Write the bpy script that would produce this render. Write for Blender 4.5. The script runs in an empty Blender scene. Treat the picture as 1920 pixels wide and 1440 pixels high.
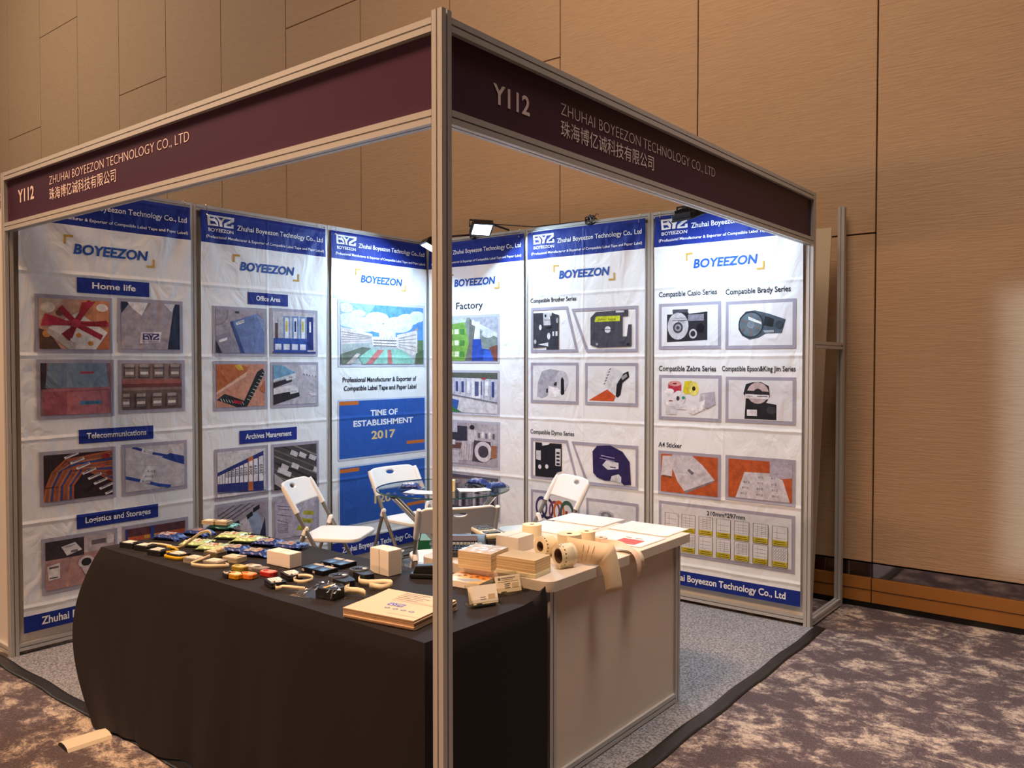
import bpy, bmesh, math, random
from mathutils import Vector, Matrix
random.seed(7)
SC = bpy.context.scene
COL = SC.collection
PI = math.pi
R = math.radians

# ------------------------------------------------------------------ camera
CAM = Vector((4.66199, -4.75208, 1.53044))
YAW, PIT, FPX = 0.673374514, -0.0256565632, 1540.82
cd = bpy.data.cameras.new('camera')
cd.sensor_width = 36.0
cd.lens = 36.0 * FPX / 1920.0
cd.clip_start = 0.05
cam = bpy.data.objects.new('camera', cd)
cam.location = CAM
cam.rotation_euler = (PI / 2 + PIT, 0, YAW)
COL.objects.link(cam)
SC.camera = cam

# ------------------------------------------------------------------ world, lights, exposure
w = bpy.data.worlds.new('hall_world')
SC.world = w
w.use_nodes = True
bg = w.node_tree.nodes['Background']
bg.inputs[0].default_value = (1.0, 0.66, 0.42, 1)
bg.inputs[1].default_value = 0.022

def area(name, loc, target, size, energy, col, spread=PI, size_y=None):
    l = bpy.data.lights.new(name, 'AREA')
    l.energy = energy
    l.color = col
    l.size = size
    if size_y:
        l.shape = 'RECTANGLE'
        l.size_y = size_y
    l.spread = spread
    o = bpy.data.objects.new(name, l)
    o.location = loc
    d = Vector(target) - Vector(loc)
    o.rotation_euler = d.to_track_quat('-Z', 'Y').to_euler()
    COL.objects.link(o)
    return o

WARM = (1.0, 0.61, 0.36)
for dx in (0.5, 2.7):
    area('hall_downlight', (dx, -5.0, 6.3), (dx * 0.9 + 0.25, -2.9, 0.9), 0.9, 35, WARM, R(56))
area('aisle_stand_light', (1.0, -11.5, 1.9), (2.4, 0.6, 1.9), 2.4, 150, (1.0, 0.56, 0.36), size_y=0.4)
area('wall_wash_light', (-8.0, -4.5, 7.2), (-6.0, 0.6, 4.4), 4.0, 205, (1.0, 0.84, 0.68))
area('wall_wash_light', (2.6, -3.8, 8.4), (2.0, 0.6, 4.6), 3.0, 66, (1.0, 0.76, 0.56), R(80))  # second wash, added to brighten the upper wall above the booth
area('aisle_ceiling_light', (4.4, -1.6, 7.0), (4.5, -1.6, 0.0), 1.4, 40, (1.0, 0.84, 0.76), R(60))
area('wall_patch_beam', (6.2, -5.6, 1.18), (4.53, 0.62, 1.15), 1.15, 2.5, (0.52, 0.76, 1.0), R(2.0), size_y=1.6)  # narrow beam added to make the bright rectangle on the hall wall

SC.view_settings.view_transform = 'Standard'
SC.view_settings.look = 'None'
SC.view_settings.gamma = 1.0
SC.view_settings.use_curve_mapping = False
SC.view_settings.exposure = 0.22

# ------------------------------------------------------------------ helpers
FW = Vector((-math.sin(YAW) * math.cos(PIT), math.cos(YAW) * math.cos(PIT), math.sin(PIT)))
RT = Vector((math.cos(YAW), math.sin(YAW), 0))
UP = RT.cross(FW)

def at(px, py, z):
    """the point at height z that the photograph shows at pixel px, py"""
    d = FW + RT * ((px - 960) / FPX) + UP * ((720 - py) / FPX)
    t = (z - CAM.z) / d.z
    return CAM + d * t

def pix(p):
    d = Vector(p) - CAM
    z = d.dot(FW)
    return 960 + FPX * d.dot(RT) / z, 720 - FPX * d.dot(UP) / z

def srgb(h):
    h = h.lstrip('#')
    out = []
    for i in (0, 2, 4):
        c = int(h[i:i + 2], 16) / 255
        out.append(c / 12.92 if c <= 0.04045 else ((c + 0.055) / 1.055) ** 2.4)
    return (*out, 1)

MATS = {}

def mat(name, hexcol, rough=0.5, metal=0.0, spec=0.5, bump=None, coat=0.0):
    if name in MATS:
        return MATS[name]
    m = bpy.data.materials.new(name)
    m.use_nodes = True
    nt = m.node_tree
    b = nt.nodes['Principled BSDF']
    b.inputs['Base Color'].default_value = srgb(hexcol) if isinstance(hexcol, str) else (*hexcol, 1)
    b.inputs['Roughness'].default_value = rough
    b.inputs['Metallic'].default_value = metal
    b.inputs['Specular IOR Level'].default_value = spec
    b.inputs['Coat Weight'].default_value = coat
    if bump:
        sc, st, dist = bump
        tc = nt.nodes.new('ShaderNodeTexCoord')
        n = nt.nodes.new('ShaderNodeTexNoise')
        n.inputs['Scale'].default_value = sc
        n.inputs['Detail'].default_value = 4
        bp = nt.nodes.new('ShaderNodeBump')
        bp.inputs['Strength'].default_value = st
        bp.inputs['Distance'].default_value = dist
        nt.links.new(tc.outputs['Object'], n.inputs['Vector'])
        nt.links.new(n.outputs['Fac'], bp.inputs['Height'])
        nt.links.new(bp.outputs['Normal'], b.inputs['Normal'])
    MATS[name] = m
    return m

def speckle(name, cols, scale, detail=8, rough=0.6, mrough=0.9, bump=0.3, fine=None, stretch=(1, 1, 1), distort=0.0):
    """noise driven colour ramp: carpets and other mottled surfaces"""
    m = bpy.data.materials.new(name)
    m.use_nodes = True
    nt = m.node_tree
    b = nt.nodes['Principled BSDF']
    b.inputs['Roughness'].default_value = mrough
    b.inputs['Specular IOR Level'].default_value = 0.15
    tc = nt.nodes.new('ShaderNodeTexCoord')
    mp = nt.nodes.new('ShaderNodeMapping')
    mp.inputs['Scale'].default_value = stretch
    n = nt.nodes.new('ShaderNodeTexNoise')
    n.inputs['Scale'].default_value = scale
    n.inputs['Detail'].default_value = detail
    n.inputs['Roughness'].default_value = rough
    n.inputs['Distortion'].default_value = distort
    r = nt.nodes.new('ShaderNodeValToRGB')
    els = r.color_ramp.elements
    while len(els) < len(cols):
        els.new(0.5)
    for e, (p, c) in zip(els, cols):
        e.position = p
        e.color = srgb(c)
    nt.links.new(tc.outputs['Object'], mp.inputs['Vector'])
    nt.links.new(mp.outputs['Vector'], n.inputs['Vector'])
    nt.links.new(n.outputs['Fac'], r.inputs['Fac'])
    out = r.outputs['Color']
    n2 = nt.nodes.new('ShaderNodeTexNoise')
    n2.inputs['Scale'].default_value = fine or 180
    n2.inputs['Detail'].default_value = 2
    nt.links.new(tc.outputs['Object'], n2.inputs['Vector'])
    mx = nt.nodes.new('ShaderNodeMix')
    mx.data_type = 'RGBA'
    mx.blend_type = 'OVERLAY'
    mx.inputs[0].default_value = 0.8
    nt.links.new(out, mx.inputs[6])
    nt.links.new(n2.outputs['Fac'], mx.inputs[7])
    nt.links.new(mx.outputs[2], b.inputs['Base Color'])
    bp = nt.nodes.new('ShaderNodeBump')
    bp.inputs['Strength'].default_value = bump
    bp.inputs['Distance'].default_value = 0.004
    nt.links.new(n2.outputs['Fac'], bp.inputs['Height'])
    nt.links.new(bp.outputs['Normal'], b.inputs['Normal'])
    MATS[name] = m
    return m

def clearmat(name, tint='F4F4F0', gloss=0.06, ior=1.45, rough=0.03):
    if name in MATS:
        return MATS[name]
    m = bpy.data.materials.new(name)
    m.use_nodes = True
    nt = m.node_tree
    nt.nodes.remove(nt.nodes['Principled BSDF'])
    tr = nt.nodes.new('ShaderNodeBsdfTransparent')
    tr.inputs[0].default_value = srgb(tint)
    gl = nt.nodes.new('ShaderNodeBsdfGlossy')
    gl.inputs['Roughness'].default_value = rough
    fr = nt.nodes.new('ShaderNodeFresnel')
    ge = nt.nodes.new('ShaderNodeNewGeometry')
    im = nt.nodes.new('ShaderNodeMix')          # same reflectance from either side of a thin sheet
    im.inputs[2].default_value = ior
    im.inputs[3].default_value = 1.0 / ior
    nt.links.new(ge.outputs['Backfacing'], im.inputs[0])
    nt.links.new(im.outputs[0], fr.inputs['IOR'])
    ad = nt.nodes.new('ShaderNodeMath')
    ad.operation = 'ADD'
    ad.inputs[1].default_value = gloss
    mx = nt.nodes.new('ShaderNodeMixShader')
    nt.links.new(fr.outputs[0], ad.inputs[0])
    nt.links.new(ad.outputs[0], mx.inputs[0])
    nt.links.new(tr.outputs[0], mx.inputs[1])
    nt.links.new(gl.outputs[0], mx.inputs[2])
    nt.links.new(mx.outputs[0], nt.nodes['Material Output'].inputs[0])
    MATS[name] = m
    return m

def emis(name, col, strength):
    m = bpy.data.materials.new(name)
    m.use_nodes = True
    b = m.node_tree.nodes['Principled BSDF']
    b.inputs['Base Color'].default_value = (1, 1, 1, 1)
    b.inputs['Emission Color'].default_value = (*col, 1)
    b.inputs['Emission Strength'].default_value = strength
    MATS[name] = m
    return m

# vinyl print: one material per ink, all sharing the same creases
VG = None

def vinyl_group():
    global VG
    if VG:
        return VG
    g = bpy.data.node_groups.new('vinyl_creases', 'ShaderNodeTree')
    g.interface.new_socket('Normal', in_out='OUTPUT', socket_type='NodeSocketVector')
    N = g.nodes.new
    L = g.links.new
    tc = N('ShaderNodeTexCoord')
    sp = N('ShaderNodeSeparateXYZ')
    L(tc.outputs['Object'], sp.inputs[0])

    def math_(op, a, b=None, c=None):
        n = N('ShaderNodeMath')
        n.operation = op
        for i, v in enumerate((a, b, c)):
            if v is None:
                continue
            if isinstance(v, (int, float)):
                n.inputs[i].default_value = v
            else:
                L(v, n.inputs[i])
        return n.outputs[0]
    wob = N('ShaderNodeTexNoise')
    wob.inputs['Scale'].default_value = 3.0
    L(tc.outputs['Object'], wob.inputs['Vector'])
    wv = math_('MULTIPLY_ADD', wob.outputs['Fac'], 0.02, -0.01)
    z = math_('ADD', sp.outputs['Z'], wv)
    t = math_('PINGPONG', math_('SUBTRACT', z, 0.25), 0.22)
    cz = math_('SUBTRACT', 1.0, math_('SMOOTH_MIN', math_('MULTIPLY', t, 60.0), 1.0, 0.3))
    ax = math_('ABSOLUTE', math_('SUBTRACT', math_('ADD', sp.outputs['X'], wv), 0.475))
    cx = math_('SUBTRACT', 1.0, math_('SMOOTH_MIN', math_('MULTIPLY', ax, 70.0), 1.0, 0.3))
    mp = N('ShaderNodeMapping')
    mp.inputs['Scale'].default_value = (1.0, 1.0, 0.55)
    L(tc.outputs['Object'], mp.inputs['Vector'])
    n1 = N('ShaderNodeTexNoise')
    n1.inputs['Scale'].default_value = 7.0
    n1.inputs['Detail'].default_value = 3.5
    n1.inputs['Roughness'].default_value = 0.45
    n1.inputs['Distortion'].default_value = 1.6
    L(mp.outputs['Vector'], n1.inputs['Vector'])
    h = math_('MULTIPLY_ADD', n1.outputs['Fac'], 1.1, math_('MULTIPLY_ADD', cz, 0.34, math_('MULTIPLY', cx, 0.24)))
    bp = N('ShaderNodeBump')
    bp.inputs['Strength'].default_value = 0.8
    bp.inputs['Distance'].default_value = 0.012
    L(h, bp.inputs['Height'])
    go = N('NodeGroupOutput')
    L(bp.outputs['Normal'], go.inputs[0])
    VG = g
    return g

def P(hexcol):
    """printing ink on banner vinyl"""
    k = 'print_' + hexcol
    if k in MATS:
        return MATS[k]
    m = mat(k, hexcol, rough=0.55, spec=0.22)
    n = m.node_tree.nodes.new('ShaderNodeGroup')
    n.node_tree = vinyl_group()
    m.node_tree.links.new(n.outputs[0], m.node_tree.nodes['Principled BSDF'].inputs['Normal'])
    return m

def PP(hexcol):
    """ink inside a printed photograph: the same vinyl, mottled like photo grain"""
    k = 'photo_' + hexcol
    if k in MATS:
        return MATS[k]
    m = mat(k, hexcol, rough=0.55, spec=0.22)
    nt = m.node_tree
    b = nt.nodes['Principled BSDF']
    n = nt.nodes.new('ShaderNodeGroup')
    n.node_tree = vinyl_group()
    nt.links.new(n.outputs[0], b.inputs['Normal'])
    tc = nt.nodes.new('ShaderNodeTexCoord')
    q = nt.nodes.new('ShaderNodeTexNoise')
    q.inputs['Scale'].default_value = 26.0
    q.inputs['Detail'].default_value = 6
    q.inputs['Roughness'].default_value = 0.72
    r = nt.nodes.new('ShaderNodeMapRange')
    r.inputs[1].default_value, r.inputs[2].default_value = 0.25, 0.75
    r.inputs[3].default_value, r.inputs[4].default_value = 0.62, 1.36
    mx = nt.nodes.new('ShaderNodeMix')
    mx.data_type = 'RGBA'
    mx.blend_type = 'MULTIPLY'
    mx.inputs[0].default_value = 1.0
    mx.inputs[6].default_value = srgb(hexcol)
    nt.links.new(tc.outputs['Object'], q.inputs['Vector'])
    nt.links.new(q.outputs['Fac'], r.inputs[0])
    nt.links.new(r.outputs[0], mx.inputs[7])
    nt.links.new(mx.outputs[2], b.inputs['Base Color'])
    return m

def Q(hexcol):
    """printing ink on flat card"""
    return mat('ink_' + hexcol, hexcol, rough=0.45, spec=0.35)

class MB:
    def __init__(s):
        s.v, s.f, s.mi, s.ms = [], [], [], []

    def mid(s, m):
        if m not in s.ms:
            s.ms.append(m)
        return s.ms.index(m)

    def add(s, vs, fs, m):
        o = len(s.v)
        s.v += [tuple(v) for v in vs]
        k = s.mid(m)
        for f in fs:
            s.f.append([i + o for i in f])
            s.mi.append(k)
        return s

    def box(s, c, d, m, rz=0.0, rot=None):
        x, y, z = d[0] / 2, d[1] / 2, d[2] / 2
        M = rot or Matrix.Rotation(rz, 3, 'Z')
        vs = [Vector(c) + M @ Vector((sx * x, sy * y, sz * z)) for sz in (-1, 1) for sx, sy in ((-1, -1), (1, -1), (1, 1), (-1, 1))]
        return s.add(vs, [(3, 2, 1, 0), (4, 5, 6, 7), (0, 1, 5, 4), (1, 2, 6, 5), (2, 3, 7, 6), (3, 0, 4, 7)], m)

    def tube(s, pts, r, m, n=8, cap=True, squash=None):
        pts = [Vector(p) for p in pts]
        vs, fs = [], []
        prev = None
        for i, p in enumerate(pts):
            a = pts[max(i - 1, 0)]
            b = pts[min(i + 1, len(pts) - 1)]
            t = (b - a).normalized()
            if prev is None:
                ref = Vector((0, 0, 1)) if abs(t.z) < 0.9 else Vector((1, 0, 0))
                u = t.cross(ref).normalized()
            else:
                u = (prev - t * prev.dot(t)).normalized()
            prev = u
            v = t.cross(u)
            rr = r[i] if isinstance(r, (list, tuple)) else r
            for k in range(n):
                an = 2 * PI * k / n
                vs.append(p + u * (rr * math.cos(an)) + v * (rr * math.sin(an)))
        for i in range(len(pts) - 1):
            for k in range(n):
                fs.append((i * n + k, i * n + (k + 1) % n, (i + 1) * n + (k + 1) % n, (i + 1) * n + k))
        if cap:
            fs.append(tuple(range(n - 1, -1, -1)))
            fs.append(tuple((len(pts) - 1) * n + k for k in range(n)))
        return s.add(vs, fs, m)

    def prism(s, poly, z0, z1, m, M=None):
        M = M or Matrix.Identity(4)
        n = len(poly)
        vs = [M @ Vector((x, y, z0)) for x, y in poly] + [M @ Vector((x, y, z1)) for x, y in poly]
        fs = [tuple(range(n - 1, -1, -1)), tuple(range(n, 2 * n))]
        fs += [(i, (i + 1) % n, (i + 1) % n + n, i + n) for i in range(n)]
        return s.add(vs, fs, m)

    def lathe(s, prof, m, n=32, M=None, close=False):
        """revolve profile [(r, z)...] about z"""
        M = M or Matrix.Identity(4)
        vs, fs = [], []
        for r, z in prof:
            for k in range(n):
                a = 2 * PI * k / n
                vs.append(M @ Vector((r * math.cos(a), r * math.sin(a), z)))
        q = len(prof)
        for i in range(q if close else q - 1):
            j = (i + 1) % q
            for k in range(n):
                fs.append((i * n + k, i * n + (k + 1) % n, j * n + (k + 1) % n, j * n + k))
        return s.add(vs, fs, m)

    def grid(s, fn, nu, nv, m, skip=None):
        vs = [fn(i / nu, j / nv) for j in range(nv + 1) for i in range(nu + 1)]
        fs = []
        for j in range(nv):
            for i in range(nu):
                if skip and skip(i, j):
                    continue
                a = j * (nu + 1) + i
                fs.append((a, a + 1, a + nu + 2, a + nu + 1))
        return s.add(vs, fs, m)

    def ribbon(s, pts, wv, m):
        """strip along pts; wv is the width vector (or one per point), pts lie on its lower edge"""
        vs = []
        for i, p in enumerate(pts):
            wq = Vector(wv[i]) if isinstance(wv, list) else Vector(wv)
            vs += [Vector(p), Vector(p) + wq]
        return s.add(vs, [(2 * i, 2 * i + 2, 2 * i + 3, 2 * i + 1) for i in range(len(pts) - 1)], m)

    def build(s, name, parent=None, loc=None, rot=None, bevel=0, seg=2, smooth=None, solid=0, weld=False, fix=True, subsurf=0):
        me = bpy.data.meshes.new(name)
        me.from_pydata(s.v, [], s.f)
        for m in s.ms:
            me.materials.append(m)
        me.polygons.foreach_set('material_index', s.mi)
        if weld or fix:
            bm = bmesh.new()
            bm.from_mesh(me)
            if weld:
                bmesh.ops.remove_doubles(bm, verts=bm.verts, dist=0.0004)
            if fix:
                bmesh.ops.recalc_face_normals(bm, faces=bm.faces)
            bm.to_mesh(me)
            bm.free()
        if smooth is not None:
            me.polygons.foreach_set('use_smooth', [True] * len(me.polygons))
            me.set_sharp_from_angle(angle=R(smooth))
        o = bpy.data.objects.new(name, me)
        COL.objects.link(o)
        if parent:
            o.parent = parent
        if loc is not None:
            o.location = loc
        if rot is not None:
            o.rotation_euler = rot if isinstance(rot, (tuple, list)) else (0, 0, rot)
        if solid:
            md = o.modifiers.new('thickness', 'SOLIDIFY')
            md.thickness = solid
            md.offset = 0
        if bevel:
            md = o.modifiers.new('bevel', 'BEVEL')
            md.width = bevel
            md.segments = seg
            md.limit_method = 'ANGLE'
            md.angle_limit = R(50)
        if subsurf:
            md = o.modifiers.new('subdivision', 'SUBSURF')
            md.levels = md.render_levels = subsurf
        return o

def tag(o, label, cat, group=None, kind=None):
    if label:
        o['label'] = label
    if cat:
        o['category'] = cat
    if group:
        o['group'] = group
    if kind:
        o['kind'] = kind
    return o

def thing(name, label, cat, loc=(0, 0, 0), rz=0.0, group=None):
    o = bpy.data.objects.new(name, None)
    o.empty_display_size = 0.05
    o.location = loc
    o.rotation_euler = (0, 0, rz)
    COL.objects.link(o)
    return tag(o, label, cat, group)

def struct(o):
    o['kind'] = 'structure'
    return o

def copy_tree(o, parent=None):
    c = o.copy()
    COL.objects.link(c)
    if parent:
        c.parent = parent
    for ch in list(o.children):
        copy_tree(ch, c)
    return c

# ------------------------------------------------------------------ flat artwork: lettering and printed shapes
TXT = {}

def glyphs(body, bold=0.0, shear=0.0, res=3, space=1.0):
    k = (body, bold, shear, res, space)
    if k in TXT:
        return TXT[k]
    c = bpy.data.curves.new('lettering', 'FONT')
    c.body = body
    c.size = 1.0
    c.offset = bold
    c.shear = shear
    c.resolution_u = res
    c.space_character = space
    c.dimensions = '2D'
    o = bpy.data.objects.new('lettering', c)
    COL.objects.link(o)
    dg = bpy.context.evaluated_depsgraph_get()
    e = o.evaluated_get(dg)
    m = e.to_mesh()
    vs = [(v.co.x, v.co.y) for v in m.vertices]
    fs = [tuple(p.vertices) for p in m.polygons]
    e.to_mesh_clear()
    bpy.data.objects.remove(o)
    bpy.data.curves.remove(c)
    TXT[k] = (vs, fs)
    return TXT[k]

CAPH = 0.70

def put_text(mb, body, mp, x0, y0, h, m, layer, x1=None, bold=0.0, shear=0.0, align='l', rot=0.0, asp=1.0, res=3, space=1.0):
    """cap height h, baseline at y0; stretched to end at x1 when given"""
    vs, fs = glyphs(body, bold, shear, res, space)
    if not vs:
        return
    mn = min(v[0] for v in vs)
    mx = max(v[0] for v in vs)
    sy = h / CAPH
    sx = sy / asp
    if x1 is not None and rot == 0:
        sx = (x1 - x0) / (mx - mn)
    elif x1 is not None:
        sx = (x1 - x0) / (mx - mn)
    wd = (mx - mn) * sx
    off = {'l': 0, 'c': -wd / 2, 'r': -wd}[align]
    out = []
    ca, sa = math.cos(rot), math.sin(rot)
    for x, y in vs:
        px = (x - mn) * sx + off
        py = y * sy
        if rot:
            X = px * asp * ca - py * sa
            Y = px * asp * sa + py * ca
            px, py = X / asp, Y
        out.append(mp(x0 + px, y0 + py, layer))
    mb.add(out, fs, m)

def clip_poly(poly, x0, y0, x1, y1):
    def cut(p, ins, inter):
        out = []
        for i in range(len(p)):
            a, b = p[i - 1], p[i]
            if ins(b):
                if not ins(a):
                    out.append(inter(a, b))
                out.append(b)
            elif ins(a):
                out.append(inter(a, b))
        return out

    def lx(v):
        return lambda a, b: (v, a[1] + (b[1] - a[1]) * (v - a[0]) / (b[0] - a[0]))

    def ly(v):
        return lambda a, b: (a[0] + (b[0] - a[0]) * (v - a[1]) / (b[1] - a[1]), v)
    for ins, it in ((lambda q: q[0] >= x0, lx(x0)), (lambda q: q[0] <= x1, lx(x1)), (lambda q: q[1] >= y0, ly(y0)), (lambda q: q[1] <= y1, ly(y1))):
        if len(poly) < 3:
            return []
        poly = cut(poly, ins, it)
    return poly

def ell(cx, cy, rx, ry, n=20, a0=0.0, a1=2 * PI):
    full = abs(a1 - a0 - 2 * PI) < 1e-6
    k = n if full else n + 1
    return [(cx + rx * math.cos(a0 + (a1 - a0) * i / n), cy + ry * math.sin(a0 + (a1 - a0) * i / n)) for i in range(k)]

def line_quads(pts, wd, asp):
    out = []
    for (xa, ya), (xb, yb) in zip(pts, pts[1:]):
        dx, dy = (xb - xa) * asp, yb - ya
        l = math.hypot(dx, dy) or 1
        nx, ny = -dy / l * wd / 2, dx / l * wd / 2
        ex, ey = dx / l * wd * 0.15, dy / l * wd * 0.15
        out.append([(xa + (nx - ex) / asp, ya + ny - ey), (xb + (nx + ex) / asp, yb + ny + ey), (xb + (-nx + ex) / asp, yb - ny + ey), (xa + (-nx - ex) / asp, ya - ny - ey)])
    return out

def draw(mb, shapes, mp, asp=1.0, ink=None, L0=0.0, dL=0.00012, clip=(0, 0, 1, 1)):
    """shapes in unit coordinates, drawn bottom layer first"""
    ink = ink or P
    for k, sh in enumerate(shapes):
        lay = L0 + k * dL
        t = sh[0]
        if t == 't':
            _, body, x, y, h, col = sh[:6]
            o = sh[6] if len(sh) > 6 else {}
            put_text(mb, body, mp, x, y, h, ink(col), lay, asp=asp, **o)
            continue
        if t == 'r':
            polys = [[(sh[1], sh[2]), (sh[3], sh[2]), (sh[3], sh[4]), (sh[1], sh[4])]]
        elif t == 'p':
            polys = [list(sh[1])]
        elif t == 'e':
            polys = [ell(*sh[1:5])]
        elif t == 'l':
            polys = line_quads(sh[1], sh[2], asp)
        elif t == 'ring':
            _, cx, cy, rx, ry, f, col = sh
            o_, i_ = ell(cx, cy, rx, ry, 24), ell(cx, cy, rx * f, ry * f, 24)
            polys = [[o_[i], o_[(i + 1) % 24], i_[(i + 1) % 24], i_[i]] for i in range(24)]
        m = ink(sh[-1])
        for p in polys:
            if clip:
                p = clip_poly(p, *clip)
            if len(p) >= 3:
                mb.add([mp(x, y, lay) for x, y in p], [tuple(range(len(p)))], m)

# ------------------------------------------------------------------ shared materials
ALU = mat('aluminium_profile', 'C4C2BE', 0.38, 0.25)
LAM = mat('white_laminate', 'DDD8D0', 0.55)
CREAM = mat('counter_white', 'DDD0BE', 0.5)
WPL = mat('white_plastic', 'ECEAE4', 0.4)
STEEL = mat('grey_tube_steel', '8A867E', 0.35, 0.6)
CHROME = mat('chrome', 'E0DDD6', 0.12, 1.0)
BLK = mat('black_plastic', '15151A', 0.4)
DGR = mat('dark_grey_plastic', '38383C', 0.45)
PAPER = mat('cream_paper', 'EFE6D6', 0.7)
WHITE = mat('white_paper', 'F2F0EC', 0.65)
CARD = mat('white_carton', 'E6DDD0', 0.65)
CLOTH = mat('black_tablecloth', '211C1D', 0.75, spec=0.25, bump=(220, 0.15, 0.001))
TAPE = mat('cream_label_tape', 'E4D3B0', 0.5)
CLEAR = clearmat('clear_plastic')
BAGM = clearmat('crinkled_clear_film', 'FFFFFF', gloss=0.11, rough=0.10, ior=1.25)

# ================================================================== THE HALL
HALLCARPET = speckle('hall_carpet', [(0.0, '463D41'), (0.485, '554A4D'), (0.535, '80736F'), (0.58, 'B2A292'), (1.0, 'D2C2AA')], 4.6, 15, 0.80, bump=0.6, fine=130, stretch=(1.0, 1.25, 1), distort=0.25)
BOOTHCARPET = speckle('booth_carpet_grey', [(0.0, '4C4C50'), (0.42, '66666A'), (0.55, '8F8F92'), (1.0, 'A9A9AC')], 95, 3, 0.6, bump=0.5, fine=300)
mb = MB()
mb.box((-1.0, -4.0, -0.05), (24, 9.4, 0.1), HALLCARPET)
struct(tag(mb.build('floor'), 'patterned brown and cream hall carpet', 'floor'))

def wall_material():
    m = mat('tan_wall_fabric', 'BC9B7A', 0.62, spec=0.3)
    nt = m.node_tree
    b = nt.nodes['Principled BSDF']
    tc = nt.nodes.new('ShaderNodeTexCoord')
    mp = nt.nodes.new('ShaderNodeMapping')
    mp.inputs['Scale'].default_value = (9, 9, 110)
    n = nt.nodes.new('ShaderNodeTexNoise')
    n.inputs['Scale'].default_value = 1.0
    n.inputs['Detail'].default_value = 5
    n.inputs['Distortion'].default_value = 0.6
    bp = nt.nodes.new('ShaderNodeBump')
    bp.inputs['Strength'].default_value = 0.5
    bp.inputs['Distance'].default_value = 0.006
    nt.links.new(tc.outputs['Object'], mp.inputs['Vector'])
    nt.links.new(mp.outputs['Vector'], n.inputs['Vector'])
    nt.links.new(n.outputs['Fac'], bp.inputs['Height'])
    nt.links.new(bp.outputs['Normal'], b.inputs['Normal'])
    r = nt.nodes.new('ShaderNodeValToRGB')
    r.color_ramp.elements[0].color = srgb('B08F70')
    r.color_ramp.elements[1].color = srgb('C6A684')
    nt.links.new(n.outputs['Fac'], r.inputs['Fac'])
    nt.links.new(r.outputs['Color'], b.inputs['Base Color'])
    return m
WALLM = wall_material()
GAP = mat('dark_wall_gap', '2A1D14', 0.8)
COPPER = mat('copper_kickboard', 'B87C3C', 0.38, 0.4)
SMOKE = mat('smoked_mirror', '8A8180', 0.06, 1.0)
WY = 0.62
mb = MB()
seams = [-11.2, -10.0, -8.78, -7.53, -6.32, -5.12, -3.905, -2.687, -1.503, -0.326, 0.863, 2.047, 3.243, 4.44, 5.64, 6.84, 8.0]
cuts = {(-10.0): 5.12, (-8.78): 6.45, (-6.32): 5.09, (-2.687): 5.06, (-0.326): 3.95, 2.047: 2.332}
gp = 0.0045
for a, b in zip(seams, seams[1:]):
    zs = [0.285, 9.0]
    if a in cuts:
        zs = [0.285, cuts[a], 9.0]
    for z0, z1 in zip(zs, zs[1:]):
        mb.box(((a + b) / 2, WY + 0.02, (z0 + z1) / 2), (b - a - 2 * gp, 0.04, z1 - z0 - 2 * gp), WALLM)
mb.box((-1.6, WY + 0.06, 4.5), (19.2, 0.04, 9.0), GAP)
struct(tag(mb.build('wall_back', bevel=0.002, seg=1), 'tall tan fabric-panelled hall wall behind the booth', 'wall'))
mb = MB()
for a, b in zip(seams, seams[1:]):
    mb.box(((a + b) / 2, WY + 0.012, 0.115), (b - a - 0.006, 0.05, 0.15), COPPER)
    mb.box(((a + b) / 2, WY + 0.009, 0.118), (b - a - 0.006, 0.05, 0.003), GAP)
struct(tag(mb.build('baseboard_back'), 'copper-brown kickboard along the hall wall', 'baseboard'))
mb = MB()
for a, b in zip(seams, seams[1:]):
    mb.box(((a + b) / 2, WY + 0.025, 0.236), (b - a - 0.006, 0.04, 0.088), SMOKE)
struct(tag(mb.build('trim_1'), 'dark mirror strip above the copper kickboard', 'trim'))
mb = MB()
mb.box((-1.6, WY + 0.03, 0.02), (19.2, 0.05, 0.04), BLK)
struct(tag(mb.build('trim_2'), 'black recessed plinth under the copper kickboard', 'trim'))

# ================================================================== THE BOOTH SHELL
ML = 3.058          # centre to centre length of a side
HP = 2.5
mb = MB()
mb.box((1.545, -1.545, 0.004), (3.11, 3.11, 0.008), BOOTHCARPET)
tag(mb.build('booth_carpet'), 'speckled grey carpet square laid under the whole booth', 'carpet')
TAPEM = mat('black_gaffer_tape', '1C1A1A', 0.38, bump=(60, 0.5, 0.004))
mb = MB()
mb.grid(lambda u, v: (3.095 + 0.058 * v + 0.004 * math.sin(u * 37) + 0.02 * (1 - u) * v, -3.17 + 3.21 * u, 0.0095 + 0.002 * math.sin(u * 90 + v * 5) * math.sin(PI * v) - 0.006 * v), 120, 4, TAPEM)
tag(mb.build('floor_tape', smooth=60, solid=0.0006), 'black tape strip along the right open edge of the booth carpet', 'tape')
mb = MB()
mb.grid(lambda u, v: (-0.12 + 3.21 * u, -3.095 - 0.058 * v + 0.004 * math.sin(u * 41), 0.0095 + 0.002 * math.sin(u * 80 + v * 5) * math.sin(PI * v) - 0.006 * v), 120, 4, TAPEM)
tag(mb.build('floor_tape', smooth=60, solid=0.0006), 'black tape strip along the left front edge of the booth carpet', 'tape')

def notched(s=0.04, g=0.005, d=0.009):
    h = s / 2
    q = g / 2
    side = [(-h, -h), (-q, -h), (-q, -h + d), (q, -h + d), (q, -h)]
    out = []
    for k in range(4):
        c, sn = round(math.cos(k * PI / 2)), round(math.sin(k * PI / 2))
        out += [(x * c - y * sn, x * sn + y * c) for x, y in side]
    return out

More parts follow.
